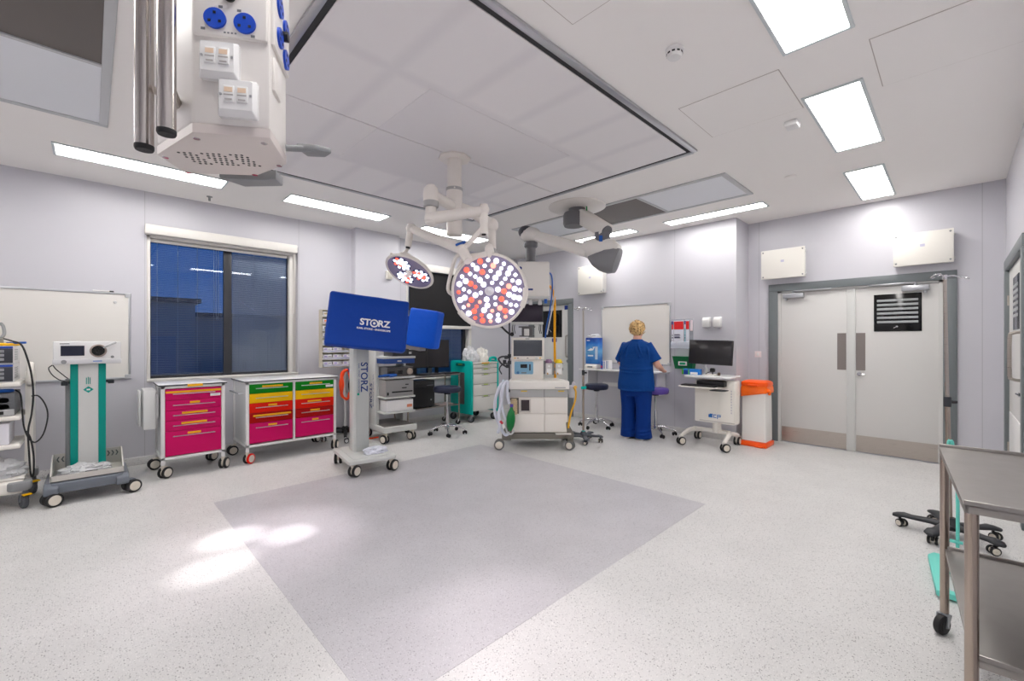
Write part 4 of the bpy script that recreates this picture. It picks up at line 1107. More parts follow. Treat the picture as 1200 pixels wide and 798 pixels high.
for row in range(8):
    k = 7-row
    for c in range(5 if row > 5 else 2):
        mstripe = (CARDT, CARTO, LABELG, LABELG, LILAC, LILAC, LILAC, LILAC)[row]
        key = mstripe.name
        if key not in _sb:
            b = B(); b.box(-.061, .061, -.04, .04, 0, .072, .002); b.box(-.058, .058, -.0412, -.039, .008, .026, mi=1); b.box(-.045, -.005, -.0414, -.039, .034, .060, mi=1); b.box(.012, .05, -.0414, -.039, .045, .052, mi=2)
            me = bpy.data.meshes.new('supply_box'); finish(me, b.bm)
            for m in (CARDB, mstripe, LABELG): me.materials.append(m)
            _sb[key] = me
        o = link('supply_box', _sb[key], None, (RX-RW+.075+c*.137, RY-.03, rz0+k*rh+.0085))
        tag(o, f"small printed carton in the {ordn[row]} row of the bin rack, {cols_[c]}", 'carton', 'cartons in the bin rack')
hk = thing('cable_hook', 'blue hook on the rack post holding the orange and black cables', 'hook', (RX, RY-.02, .985))
obj('hook_arm', B().box(-.03, .05, -.05, 0, -.02, .02, .006), BLUE, hk)
obj('hook_tip', B().tube([(.0, -.04, 0), (.0, -.10, -.02), (.0, -.12, .02)], .010), BLUE, hk)
def coil(label, c, rx, rz, n, m, r, seed, tail):
    rnd = random.Random(seed); pts = []
    for k in range(n*8):
        a = 2*PI*k/8+PI/2
        pts.append(Vector((c[0]+(rx+rnd.uniform(-.02, .02))*math.cos(a), c[1]+rnd.uniform(-.035, .03), c[2]-rz+(rz+rnd.uniform(-.015, .015))*math.sin(a))))
    pts += tail
    return cable(label, pts, r, m)
coil('coiled orange extension cable hanging from the rack post', (RX-.03, RY-.11, .985), .075, .20, 6, CABLEO, .011, 3, [Vector((RX+.03, RY-.16, .60)), Vector((RX+.035, RY-.16, .35)), Vector((RX+.06, RY-.19, .16)), Vector((RX+.16, RY-.26, .02)), Vector((RX+.35, RY-.32, .014))])
coil('coiled black cable hanging beside the orange one', (RX+.09, RY-.10, .985), .07, .21, 5, RUBBER, .010, 8, [Vector((RX+.09, RY-.14, .5)), Vector((RX+.10, RY-.14, .3)), Vector((RX+.12, RY-.12, .10))])

# --- mobile monitor stand with blue cover, in front
SXc, SYc, SR = 2.17, 4.58, rad(-9)
t = thing('monitor_stand', 'grey wheeled monitor stand with printed column, in the room in front of the rack', 'monitor stand', (SXc, SYc, 0), SR)
STG = M('stand_grey', (206,208,205), .35)
b = B(); b.prism(rrect(.50, .70, .04), .135, .175, bev=.010); b.prism(rrect(.38, .58, .04), .175, .180, bev=.002)
obj('base_plate', b, STG, t)
for i, (x, y) in enumerate(((-.20, -.30), (.20, -.30), (-.20, .30), (.20, .30))): caster(t, x, y, .060, .028, rad((-60, -62, -20, 30)[i]), .14, RUBBER, HUB, HUB)
b = B(); b.box(-.105, .065, .02, .19, .178, 1.42, .008); cl = obj('column', b, STG, t)
obj('column_cover', B().box(-.075, .06, .010, .022, .178, 1.42, .003), M('stand_grey_front', (186,189,187), .35), cl)
text('column_letters', 'STORZ', .105, LOGOBLUE, cl, (.005, .0094, 1.00), FRONT_DOWN, bold=.002)
text('column_letters', 'KARL STORZ - ENDOSKOPE', .026, LOGOBLUE, cl, (-.05, .0094, .99), FRONT_DOWN)
obj('green_tab', B().box(-.068, -.045, .007, .011, .80, .825), M('tab_green', (0,150,120), .5), cl)
b = B(); b.cyl((-.02, .10, 1.42), (-.02, .10, 1.50), .05); b.box(-.08, .06, -.20, .16, 1.48, 1.56, .01); obj('monitor_mount', b, STG, t)
mc = at(431.5, 378.5, 4.60)
t = thing('covered_monitor', 'large monitor under a blue printed vinyl cover on the grey stand', 'covered monitor', mc, 0)
t.rotation_euler = R3((rad(-20), 'Z'), (rad(-14), 'X'), (rad(6.5), 'Y'))
def cover(w, h, d, m, seed, taper=.03, n=14):
    b = bmesh.new(); bmesh.ops.create_cube(b, size=1)
    for v in b.verts:
        v.co = Vector((v.co.x*w*(1-(taper if v.co.z < 0 else 0)*0), v.co.y*d, v.co.z*h))
    bmesh.ops.bevel(b, geom=b.edges[:], offset=.03, segments=3, profile=.5, affect='EDGES')
    bmesh.ops.subdivide_edges(b, edges=b.edges[:], cuts=4, use_grid_fill=True)
    for v in b.verts:
        k = Vector((v.co.x*3.1+seed, v.co.y*3+seed, v.co.z*3.1))
        q = noise.noise(k)*.012+noise.noise(k*2.7)*.006
        v.co.y += q*(1 if v.co.y < 0 else -1)
        v.co.z += .010*noise.noise(Vector((v.co.x*5, seed, v.co.y*2)))*(1 if abs(v.co.z) > h*.4 else 0)
        if v.co.z < -h*.3: v.co.x += .006*math.sin(v.co.x*30)
    o = B(); o.merge(b); return o
cv = obj('vinyl_cover', cover(.815, .575, .13, BLUECOVER, 3), BLUECOVER, t, ang=60)
text('cover_letters', 'ST', .098, LOGOWHITE, cv, (-.037, -.080, -.02), FRONT, bold=.003); text('cover_letters', 'RZ', .098, LOGOWHITE, cv, (.153, -.080, -.02), FRONT, bold=.003)
b = B(); b.lathe([(.043, .004), (.043, -.0012), (.030, -.0012), (.030, .004)], (.055, -.0795, -.020), (0, 1, 0), seg=32); b.lathe([(.014, 0), (.014, -.0012), (.001, -.0012)], (.055, -.0795, -.020), (0, 1, 0), seg=20)
obj('cover_ring', b, LOGOWHITE, cv)
text('cover_letters', 'KARL STORZ - ENDOSKOPE', .027, LOGOWHITE, cv, (.055, -.080, -.088), FRONT, bold=.001)
obj('rear_mount', B().box(-.12, .12, .06, .16, -.22, .02, .01), STG, t)
tag(obj('cloth_bundle', crumple((SXc+.07, SYc-.14, .178), .13, .085, .05, 33, .35, 3.5), M('packet_white', (226,228,240), .4, bump=(30., .6, .02))), 'white packet lying on the base of the grey monitor stand', 'packet')

# --- second endoscopy tower
EX, EY = 3.10, 5.70
t = thing('endoscopy_tower', 'grey endoscopy tower with four loaded shelves behind the monitor stand', 'equipment trolley', (EX, EY, 0), rad(-4)); tower = t
b = B(); b.box(-.25, .25, -.34, .32, .145, .225, .012); b.box(-.22, .22, -.30, .28, .225, .232, .002, mi=1); obj('base', b, [STG, M('tray_dark', (120,116,112), .5)], t)
for x, y, a in ((-.2, -.31, 25), (.2, -.31, 20), (-.2, .28, 10), (.2, .28, 30)): caster(t, x, y, .06, .026, rad(a), .15, RUBBER, HUB, HUB)
b = B(); b.box(-.245, -.19, -.06, .22, .22, 1.42, .006); sp = obj('side_column', b, STG, t)
b = B(); b.box(.19, .235, -.02, .22, .22, 1.30, .006); obj('side_column', b, STG, t)
text('column_letters', 'STORZ', .115, LOGOBLUE, sp, (-.2455, .10, .62), LEFT_DOWN, bold=.002)
text('column_letters', 'KARL STORZ - ENDOSKOPE', .036, LOGOBLUE, sp, (-.2455, .02, .70), LEFT_DOWN)
for z in (.405, .615, .89): obj('shelf', B().box(-.215, .25, -.29, .22, z-.014, z+.014, .006), STG, t)
ds = obj('blue_drawer', B().box(-.225, .235, -.30, .20, 1.085, 1.155, .008), M('drawer_blue', (36,72,140), .35), t)
obj('drawer_badge', B().box(-.03, .03, -.303, -.298, 1.11, 1.13), ALU, ds)
obj('top_shelf', B().box(-.235, .245, -.31, .22, 1.155, 1.185, .008), STG, t)
def device(name, label, w, h, d, loc, rz, body, face, extras):
    q = thing(name, label, 'medical device', loc, rz)
    obj('case', B().box(-w/2, w/2, 0, d, 0, h, .005), body, q)
    obj('fascia', B().box(-w/2+.004, w/2-.004, -.006, .002, .005, h-.005, .003), face, q)
    for nm, x0, x1, z0, z1, m in extras: obj(nm, B().box(x0, x1, -.010, -.005, z0, z1, .002), m, q)
    return q
ER = rad(-4)
tl = lambda x, y, z: Vector((EX+x*math.cos(ER)-y*math.sin(ER), EY+x*math.sin(ER)+y*math.cos(ER), z))
device('video_console', 'dark framed video console on the top shelf of the endoscopy tower', .30, .165, .30, tl(.06, -.28, 1.186), ER, M('console_dark', (62,62,66), .35), CHARCOAL, (('screen', -.11, .06, .03, .14, SCREENG), ('key_button', .09, .13, .09, .12, LIGHTGREY), ('key_button', .09, .13, .03, .06, LIGHTGREY)))
q = device('light_source', 'dark grey light source with round silver port on the endoscopy tower', .40, .13, .36, tl(.03, -.27, .905), ER, M('source_grey', (120,120,120), .35), M('source_dark', (66,64,64), .35), (('screen', -.05, .03, .03, .09, SCREEN), ('slot', -.17, -.09, .05, .08, BLACK)))
obj('light_port', B().lathe([(.045, 0), (.045, -.016), (.03, -.022), (.028, -.012), (.001, -.012)], (.135, -.006, .065), (0, 1, 0), seg=28), M('port_bronze', (186,172,158), .3, .7), q)
q = device('image_printer', 'grey boxy image printer in the middle of the endoscopy tower', .42, .225, .36, tl(.02, -.27, .630), ER, M('printer_grey', (168,166,164), .4), M('printer_face', (150,149,148), .4), (('paper_slot', -.12, .19, .05, .07, BLACK), ('key_button', .08, .13, .15, .165, BLACK), ('key_button', .03, .10, .105, .12, BLACK), ('lever', -.19, -.165, .02, .06, BLACK)))
q = device('supply_carton', 'white carton with orange label on the lower shelf of the endoscopy tower', .40, .155, .34, tl(.03, -.26, .420), ER, CARDB, WHITE, (('orange_label', .10, .18, .045, .085, CARTO),))
q['category'] = 'carton'
tag(obj('light_cable', B().tube([tl(-.215, -.12, .905), tl(-.20, -.30, .93), tl(-.06, -.33, .93), tl(-.16, -.34, .92)], .018, seg=10), BLUE), 'blue cable end sticking out over a shelf of the endoscopy tower', 'cable')
vc = at(498, 385, 5.75)
t = thing('covered_monitor', 'smaller monitor under a bright blue cover hanging beside the endoscopy tower', 'covered monitor', vc, 0)
t.rotation_euler = R3((rad(-58), 'Z'), (rad(9), 'Y'))
obj('vinyl_cover', cover(.40, .50, .24, BLUECOVER2, 9), BLUECOVER2, t, ang=60)
obj('cover_flap', cover(.16, .30, .26, BLUECOVER, 5), BLUECOVER, t, (-.255, .03, -.02), ang=60)
obj('monitor_chin', B().box(-.22, .02, -.08, .08, -.30, -.20, .01), M('chin_grey', (150,146,146), .4), t)
b = B(); b.tube([Vector((EX+.02, EY+.05, 1.19)), Vector((EX+.02, EY+.05, 1.40)), Vector((EX+.10, EY-.2, 1.46)), vc+Vector((-.02, .10, -.08))], .022, seg=10)
ma = obj('monitor_arm', b, STG, tower); ma.matrix_parent_inverse = (Matrix.Translation(tower.location) @ tower.rotation_euler.to_matrix().to_4x4()).inverted()

# --- steel computer table with two monitors and a tower
t = thing('computer_table', 'steel two tier table on castors carrying the two black monitors', 'table', (3.96, 6.03, 0))
b = B(); b.box(-.50, .50, -.21, .21, .845, .86, .003); b.box(-.50, .50, -.212, -.205, .835, .865); obj('table_top', b, STEELTOP, t)
obj('lower_shelf', B().box(-.48, .48, -.20, .20, .325, .34, .003), STEELTOP, t)
for x in (-.49, .48):
    for y in (-.20, .20):
        obj('leg', B().cyl((x, y, .10), (x, y, .845), .013, seg=14), STEELW, t); caster(t, x, y, .04, .024, rad(40), .10, RUBBER, RUBBER, CHROME, twin=False)
def monitor(label, loc, rz, w, h, zc, tilt=0):
    q = thing('computer_monitor', label, 'monitor', loc, rz)
    obj('foot', B().prism(rrect(.22, .17, .03), 0, .012, bev=.003), BLACK, q)
    obj('neck', B().box(-.03, .03, .02, .05, .01, zc, .006), BLACK, q)
    b = B(); b.box(-w/2, w/2, -.02, .015, zc-h/2, zc+h/2, .006); obj('housing', b, BLACK, q)
    obj('screen', B().box(-w/2+.014, w/2-.014, -.0215, -.018, zc-h/2+.02, zc+h/2-.014), M('monitor_glass', (44,42,44), .2), q)
    return q
monitor('black monitor on the steel table, the left one half behind the blue cover', (3.72, 6.02, .8605), rad(-12), .40, .33, .27)
monitor('black monitor on the steel table, the right and taller one', (4.10, 5.98, .8605), rad(-22), .40, .46, .33)
def keyboard(label, loc, rz, w=.42):
    q = thing('keyboard', label, 'keyboard', loc, rz)
    obj('keyboard_case', B().box(-w/2, w/2, -.07, .07, 0, .016, .004), BLACK, q)
    b = B()
    for i in range(14):
        for k in range(5): b.box(-w/2+.012+i*(w-.024)/14, -w/2+.010+(i+.88)*(w-.024)/14, -.062+k*.025, -.042+k*.025, .016, .021, .001)
    obj('keys', b, M('key_caps', (44,44,48), .5), q)
    return q
keyboard('black keyboard lying before the monitors on the steel table', (3.86, 5.87, .8605), 0)
keyboard('second black keyboard at the right end of the steel table', (4.28, 5.86, .8605), rad(6), .30)
t = thing('tower_computer', 'black tower computer on the lower shelf of the steel table', 'computer', (3.79, 6.03, .3405))
obj('case', B().box(-.20, .19, -.16, .16, .012, .43, .006), BLACK, t)
b = B(); b.box(-.17, .16, -.164, -.158, .33, .40, .003); b.box(.04, .16, -.165, -.159, .35, .358, mi=1); obj('drive_bay', b, [M('pc_face', (38,38,40), .3), LABELG], t)
for x in (-.15, .14): obj('foot', B().box(x-.02, x+.02, -.13, .13, 0, .014), RUBBER, t)
obj('power_button', B().lathe([(.012, 0), (.012, -.006), (.001, -.006)], (.12, -.16, .12), (0, 1, 0)), ALU, t)
tag(obj('paper_stack', B().box(-.14, .14, -.10, .10, 0, .018, .002), M('paper_pinkish', (226,206,204), .7), None, (4.22, 6.0, .3405), (0, 0, .1)), 'small stack of papers on the lower shelf of the steel table', 'papers')

# --- stools
def stool(label, loc, seat, zs, rz=0, r=.20, back=False):
    t = thing('stool', label, 'stool', loc, rz, 'round wheeled stools')
    b = B().lathe([(.001, zs-.085), (r*.93, zs-.085), (r, zs-.07), (r+.004, zs-.03), (r*.97, zs-.006), (r*.88, zs), (.001, zs+.004)], seg=40)
    obj('seat', b, seat, t)
    b = B(); b.lathe([(.045, zs-.085), (.05, zs-.115), (.02, zs-.12), (.001, zs-.12)]); b.tube([(.03, 0, zs-.10), (.12, -.03, zs-.105), (.17, -.05, zs-.10)], .006, seg=8); obj('seat_mount', b, BLACK, t)
    b = B(); b.cyl((0, 0, .34), (0, 0, zs-.11), .014, seg=16); b.cyl((0, 0, .13), (0, 0, .36), .025, seg=18); obj('gas_lift', b, CHROME, t)
    b = B(); b.lathe([(.001, .07), (.035, .07), (.04, .13), (.028, .15), (.001, .15)])
    for k in range(5):
        a = 2*PI*k/5
        b.tube([(.02*math.cos(a), .02*math.sin(a), .125), (.12*math.cos(a), .12*math.sin(a), .125), (.22*math.cos(a), .22*math.sin(a), .095), (.285*math.cos(a), .285*math.sin(a), .068)], .014, seg=10, rs=[.020, .017, .014, .011])
    obj('star_base', b, CHROME, t)
    for k in range(5):
        a = 2*PI*k/5; caster(t, .275*math.cos(a), .275*math.sin(a), .026, .018, a+.5, .065, RUBBER, RUBBER, BLACK)
    return t
stool('round stool with navy seat before the steel computer table', (3.86, 5.36, 0), NAVY, .715, rad(20), .205)

# --- turquoise ward trolley with bags
CXt, CYt = 4.94, 6.03
t = thing('ward_trolley', 'turquoise sided trolley with pale grey drawers between steel table and anaesthetic machine', 'drawer trolley', (CXt, CYt, 0))
b = B()
for s in (-1, 1): b.prism([(-.30, .14), (.29, .14), (.29, 1.03), (.25, 1.055), (-.27, 1.055), (-.30, 1.03)], -.022, .022, Matrix.Translation((s*.295, 0, 0)) @ YZ, bev=.01)
b.box(-.28, .28, .24, .285, .16, 1.05)
obj('side_shell', b, TEALB, t)
b = B(); b.prism(rrect(.26, .05, .02), -.003, .0, Matrix.Translation((-.318, 0, .985)) @ YZ); obj('grip_recess', b, M('recess_teal', (0,96,96), .4), t)
obj('grip_light', B().box(-.3235, -.320, -.06, .06, .988, .998), M('lime_tab', (170,200,60), .5), t)
b = B(); b.prism(rrect(.13, .55, .02), -.012, .0, Matrix.Translation((-.3175, -.05, .58)) @ YZ, bev=.003); obj('side_pocket', b, M('smoked_pocket', (96,92,90), .3), t)
obj('worktop', B().box(-.285, .285, -.305, .25, 1.005, 1.03, .006), M('trolley_top', (222,220,214), .35), t)
PALEF = M('pale_drawer', (218,217,212), .38)
for z1, z0 in ((1.00, .925), (.925, .835), (.835, .655), (.655, .455), (.455, .195)):
    dr = obj('drawer', B().box(-.27, .27, -.303, .20, z0+.004, z1-.004, .006), PALEF, t)
    obj('drawer_grip', B().box(-.09, .09, -.316, -.300, z1-.030, z1-.018, .004), M('grip_grey', (150,152,150), .4), dr)
    obj('lime_tab', B().box(-.045, .045, -.318, -.302, z1-.018, z1-.006), M('lime_tab', (170,200,60), .5), dr)
obj('top_label', B().box(-.09, .08, -.308, -.303, 1.008, 1.026), LABELY, t)
b = B(); b.tube([(.20, -.2, 1.03), (.20, -.2, 1.09), (.30, -.2, 1.10), (.335, -.2, 1.05), (.335, -.2, .85), (.335, -.2, .30)], .024, seg=12); obj('push_handle', b, TEALB, t)
for x, y in ((-.26, -.26), (.26, -.26), (-.26, .24), (.26, .24)): caster(t, x, y, .06, .034, rad(30), .15, RUBBER, GREYRUB, MIDGREY, twin=False)
for i, (x, y, rx, ry, rz, m, lb) in enumerate((
    (-.17, -.14, .105, .12, .15, PLASTIC, 'greenish clear bag on the left of the turquoise trolley top'),
    (.03, -.19, .085, .085, .12, LINEN, 'white cloth bundle in the middle of the turquoise trolley top'),
    (.165, .0, .10, .14, .18, LINEN, 'pale crumpled wrapper heap on the right of the turquoise trolley top'),
    (-.04, .12, .11, .10, .19, PLASTIC, 'clear plastic wrap sticking up at the back of the turquoise trolley top'))):
    tag(obj('plastic_bag', crumple((CXt+x, CYt+y, 1.03), rx, ry, rz, 40+i, .4, 2.6), m), lb, 'bag')

# ================================================================ anaesthetic machine, facing the viewpoint
AX, AY = 4.348, 3.959
t = thing('anaesthetic_machine', 'white anaesthetic machine with two screens, blue panel and drawers', 'anaesthetic machine', (AX, AY, 0), RZC)
AW = M('machine_white', (238,233,226), .32)
BRONZE = M('machine_bronze', (128,124,116), .35, .5)
ca, sa = math.cos(RZC), math.sin(RZC)
def am(x, y, z): return Vector((AX+x*ca-y*sa, AY+x*sa+y*ca, z))
b = B(); b.box(-.40, .42, -.26, .26, .125, .205, .008)
b.prism([(-.48, .12), (-.36, .12), (-.345, .33), (-.40, .33), (-.48, .22)], .24, .30, XZ, bev=.006)
b.prism([(.44, .08), (.37, .12), (.345, .345), (.365, .36), (.45, .20)], .22, .30, XZ, bev=.006)
obj('base_frame', b, BRONZE, t)
for x, y, r, a in ((-.485, -.30, .066, 88), (.42, -.32, .058, 60), (-.40, .22, .06, 30), (.40, .22, .06, 20)): caster(t, x, y, r, .026, rad(a), .14, M('caster_grey_tyre', (110,110,110), .5), HUB, BRONZE)
b = B(); b.box(-.37, .37, -.275, .25, .215, .68, .006); obj('cabinet', b, AW, t)
b = B(); b.box(-.375, -.262, -.279, -.20, .43, .665, .004, mi=0); obj('bellows_bay', b, M('bay_dark', (86,80,74), .4), t)
b = B()
for k in range(7): b.lathe([(.040, k*.026), (.048, k*.026+.013), (.040, k*.026+.026)], (-.325, -.285, .455), seg=24)
b.lathe([(.035, .182), (.035, .20), (.001, .20)], (-.325, -.285, .455)); b.lathe([(.012, -.005), (.012, .01), (.001, .01)], (-.325, -.335, .49), seg=12, mi=1)
obj('bellows', b, [M('bellows_beige', (206,184,150), .35), CHARCOAL], t)
for x0, x1, z0, z1 in ((-.255, .066, .465, .665), (.072, .366, .465, .665), (-.365, .066, .225, .458), (.072, .366, .225, .458)):
    obj('drawer', B().box(x0, x1, -.292, -.27, z0, z1, .006), AW, t)
wp = obj('window_panel', B().box(-.25, -.105, -.298, -.288, .480, .652, .008), M('panel_frame', (206,200,194), .35), t)
obj('dark_window', B().box(-.232, -.125, -.301, -.296, .50, .640, .003), M('smoked_glass', (62,54,58), .12), wp)
gs = obj('grey_fascia', B().box(-.375, .372, -.288, .2, .675, .775, .006), M('fascia_grey', (176,176,175), .35), t)
for x0, x1 in ((-.235, -.155), (.245, .325)): obj('amber_tab', B().box(x0, x1, -.292, -.287, .745, .760, .002), M('tab_amber', (224,190,40), .5), gs)
obj('fascia_joint', B().box(.064, .070, -.2895, -.285, .675, .775), CHARCOAL, gs)
b = B(); b.prism([(-.388, -.31), (.388, -.31), (.388, -.18), (.30, .22), (-.36, .22), (-.388, -.05)], .775, .880, bev=.012); obj('worktop', b, M('machine_top', (242,238,232), .3), t)
obj('worktop_print', B().box(.20, .34, -.3112, -.308, .796, .804), LABELG, t)
obj('pull_ledge', B().box(.21, .41, -.33, -.24, .195, .215, .006), M('ledge_white', (214,210,204), .4), t)
ub = obj('upper_body', B().box(-.352, .075, -.02, .22, .87, 1.15, .008), AW, t)
bp = obj('blue_panel', B().prism(rrect(.255, .170, .018), 0, .008, Matrix.Translation((-.19, -.02, 1.035)) @ XZ), M('panel_blue', (130,178,206), .35), t)
bp.data.transform(Matrix.Translation((0, -.002, 0)))
obj('small_display', B().box(-.235, -.145, -.034, -.028, 1.035, 1.085, .002), SCREEN, bp)
obj('flow_tube', B().box(-.118, -.098, -.034, -.028, 1.0, 1.085, .002), CHARCOAL, bp)
obj('rotary_knob', B().lathe([(.02, 0), (.018, -.02), (.001, -.02)], (-.27, -.03, .972), (0, 1, 0)), M('knob_blue', (70,120,170), .4), bp)
obj('label_strip', B().box(-.225, -.155, -.032, -.028, .962, .978), LABELG, bp)
b = B(); b.box(-.358, .082, -.06, .04, 1.145, 1.445, .012); b.box(-.25, .0, .04, .14, 1.0, 1.35, .01); dm = obj('display_housing', b, M('display_white', (226,221,214), .35), t)
obj('display_screen', B().box(-.330, .055, -.063, -.057, 1.195, 1.412, .002), SCREENG, dm)
obj('display_knob', B().lathe([(.022, 0), (.02, -.018), (.001, -.018)], (-.02, -.06, 1.165), (0, 1, 0)), LIGHTGREY, dm)
for x, m in ((-.31, LABELY), (-.27, LABELG), (-.14, LABELG), (.03, LABELY)): obj('soft_key', B().box(x-.012, x+.012, -.064, -.058, 1.163, 1.175, .002), m, dm)
obj('display_print', B().box(-.17, -.115, -.061, -.058, 1.424, 1.434), LABELG, dm)
b = B()
for x in (-.345, .06): b.box(x-.012, x+.012, .10, .13, 1.15, 1.68, .004)
b.box(-.36, .08, .05, .16, 1.625, 1.65, .006); obj('monitor_rack', b, LIGHTGREY, t)
mh = obj('patient_monitor', B().box(-.355, .075, .02, .12, 1.655, 1.905, .008), CHARCOAL, t)
obj('monitor_screen', B().box(-.342, .062, .016, .022, 1.668, 1.89, .002), SCREENP, mh)
obj('monitor_base', B().box(-.357, .077, .01, .13, 1.632, 1.656, .005), LIGHTGREY, mh)
b = B(); b.box(-.25, -.04, .05, .16, 1.46, 1.475, .003); b.box(-.215, -.065, .06, .15, 1.475, 1.585, .005); b.box(-.26, -.03, .05, .16, 1.585, 1.60, .003); obj('printer_holder', b, M('holder_dark', (92,90,92), .4), t)
obj('printer', B().box(-.185, -.115, .03, .12, 1.47, 1.565, .008), M('printer_white', (224,222,220), .35), t)
b = B()
for x in (-.335, -.31, .03, .05): b.tube([(x, .10, 1.63), (x-.008, .06, 1.56), (x+.006, .06, 1.50)], .006, seg=6)
obj('hanging_leads', b, CHARCOAL, t)
# vaporisers
b = B(); b.box(.075, .36, .10, .14, .99, 1.03, .004); b.box(.08, .10, .0, .1, .95, 1.13, .004); b.box(.195, .225, .0, .12, .94, 1.12, .004); b.box(.08, .35, .02, .12, 1.085, 1.10, .003)
obj('vaporiser_rail', b, MIDGREY, t)
for x, km, lb in ((.15, M('vap_purple', (146,112,146), .4), 'purple topped vaporiser'), (.285, M('vap_yellow', (240,206,20), .4), 'yellow topped vaporiser')):
    b = B(); b.box(x-.045, x+.045, -.03, .07, .945, 1.10, .012); b.box(x-.03, x+.03, -.036, -.02, .955, 1.02, .004, mi=1); b.cyl((x, -.03, 1.06), (x, -.04, 1.06), .014, seg=12, mi=1)
    v = obj('vaporiser', b, [M('vap_body', (214,212,210), .35), LABELW], t, label=lb)
    obj('dial', B().lathe([(.052, 1.10), (.052, 1.125), (.040, 1.135), (.036, 1.15), (.001, 1.152)], (x, .02, 0), seg=28), km, v)
    obj('filler_port', B().cyl((x-.02, -.03, .965), (x-.02, -.055, .955), .010, seg=12), M('vap_filler', (190,150,90), .4), v)
# left pole with clamps and the breathing circuit
b = B(); b.cyl((-.385, .05, .70), (-.385, .05, 1.92), .011, seg=12); obj('side_pole', b, CHARCOAL, t)
b = B()
for x, z in ((-.385, 1.20), (-.385, 1.11), (-.43, 1.18), (-.45, 1.12), (-.41, 1.06)): b.box(x-.024, x+.024, .0, .06, z-.028, z+.022, .008)
b.tube([(-.40, .0, 1.17), (-.47, -.04, 1.19), (-.53, -.03, 1.16), (-.50, .0, 1.10), (-.43, .0, 1.05)], .012, seg=8); b.tube([(-.40, .0, 1.10), (-.48, -.05, 1.08), (-.52, -.02, 1.02), (-.49, .0, .95)], .009, seg=8)
obj('cable_clamps', b, CHARCOAL, t)
b = B(); b.tube([(-.39, .05, 1.50), (-.44, .0, 1.54), (-.50, -.03, 1.60)], .014, seg=10); b.cyl((-.50, -.03, 1.60), (-.53, -.06, 1.625), .022, seg=12); b.lathe([(.028, -.01), (.028, .012), (.001, .012)], (-.35, .0, 1.49), (0, 1, 0)); obj('lamp_arm', b, BLACK, t)
HOSEW = M('breathing_hose', (224,228,240), .35, bump=(160., .8, .004))
b = B()
b.tube([(-.40, -.15, .80), (-.43, -.28, .86), (-.50, -.33, .83), (-.56, -.32, .66), (-.57, -.30, .48), (-.51, -.30, .32), (-.44, -.32, .20), (-.38, -.32, .22)], .020, seg=10, sub=8)
b.tube([(-.39, -.2, .82), (-.42, -.32, .88), (-.47, -.36, .80), (-.485, -.35, .62), (-.52, -.34, .46), (-.50, -.34, .33), (-.53, -.32, .22)], .020, seg=10, sub=8)
b.tube([(-.40, -.24, .84), (-.405, -.34, .87), (-.41, -.36, .72), (-.385, -.36, .60)], .019, seg=10, sub=8)
b.tube([(-.46, -.30, .90), (-.49, -.34, .72), (-.47, -.34, .52), (-.43, -.35, .40)], .016, seg=10, sub=8)
obj('breathing_hose', b, HOSEW, t)
obj('red_connector', B().cyl((-.50, -.36, .38), (-.47, -.36, .345), .015, seg=12), M('connector_red', (214,50,70), .4), t)
b = B(); prof = [(.001, -.155), (.02, -.15), (.045, -.10), (.056, -.03), (.055, .02), (.042, .08), (.02, .125), (.016, .15), (.001, .15)]
b.lathe(prof, (-.365, -.365, .41), (.06, 0, 1), seg=28); obj('breathing_bag', b, M('bag_green', (0,120,56), .4, bump=(40., .4, .01)), t)
b = B(); b.lathe([(.001, .15), (.022, .15), (.02, .185), (.001, .185)], (-.365, -.365, .41), (.06, 0, 1), seg=18); obj('bag_neck', b, PURPLE, t)
b = B(); b.tube([(-.44, -.30, .36), (-.41, -.37, .24), (-.36, -.39, .22), (-.32, -.37, .26)], .012, seg=8); obj('clear_bag_wrap', b, FROST, t)
# right suction unit with its yellow tube
b = B(); b.lathe([(.045, 0), (.05, .12), (.052, .125), (.001, .13)], (.44, -.2, .66), seg=24); b.box(.39, .43, -.22, -.18, .70, .82, .004)
obj('suction_jar', b, FROST, t)
b = B(); b.lathe([(.052, .0), (.052, .02), (.03, .03), (.001, .03)], (.44, -.2, .79), seg=24); b.tube([(.44, -.2, .82), (.45, -.22, .86), (.47, -.22, .84)], .012); obj('jar_lid', b, M('jar_lid', (206,204,214), .4), t)
b = B(); b.tube([(.455, -.24, .80), (.475, -.28, .74), (.46, -.30, .62), (.41, -.31, .48), (.385, -.31, .36), (.375, -.31, .28)], .012, seg=10, sub=8); obj('suction_tube', b, M('tube_amber', (232,176,40), .35), t)
obj('gauge', B().lathe([(.022, 0), (.022, -.014), (.001, -.014)], (.47, -.26, .80), (0, 1, 0)), M('gauge_amber', (236,186,90), .4), t)

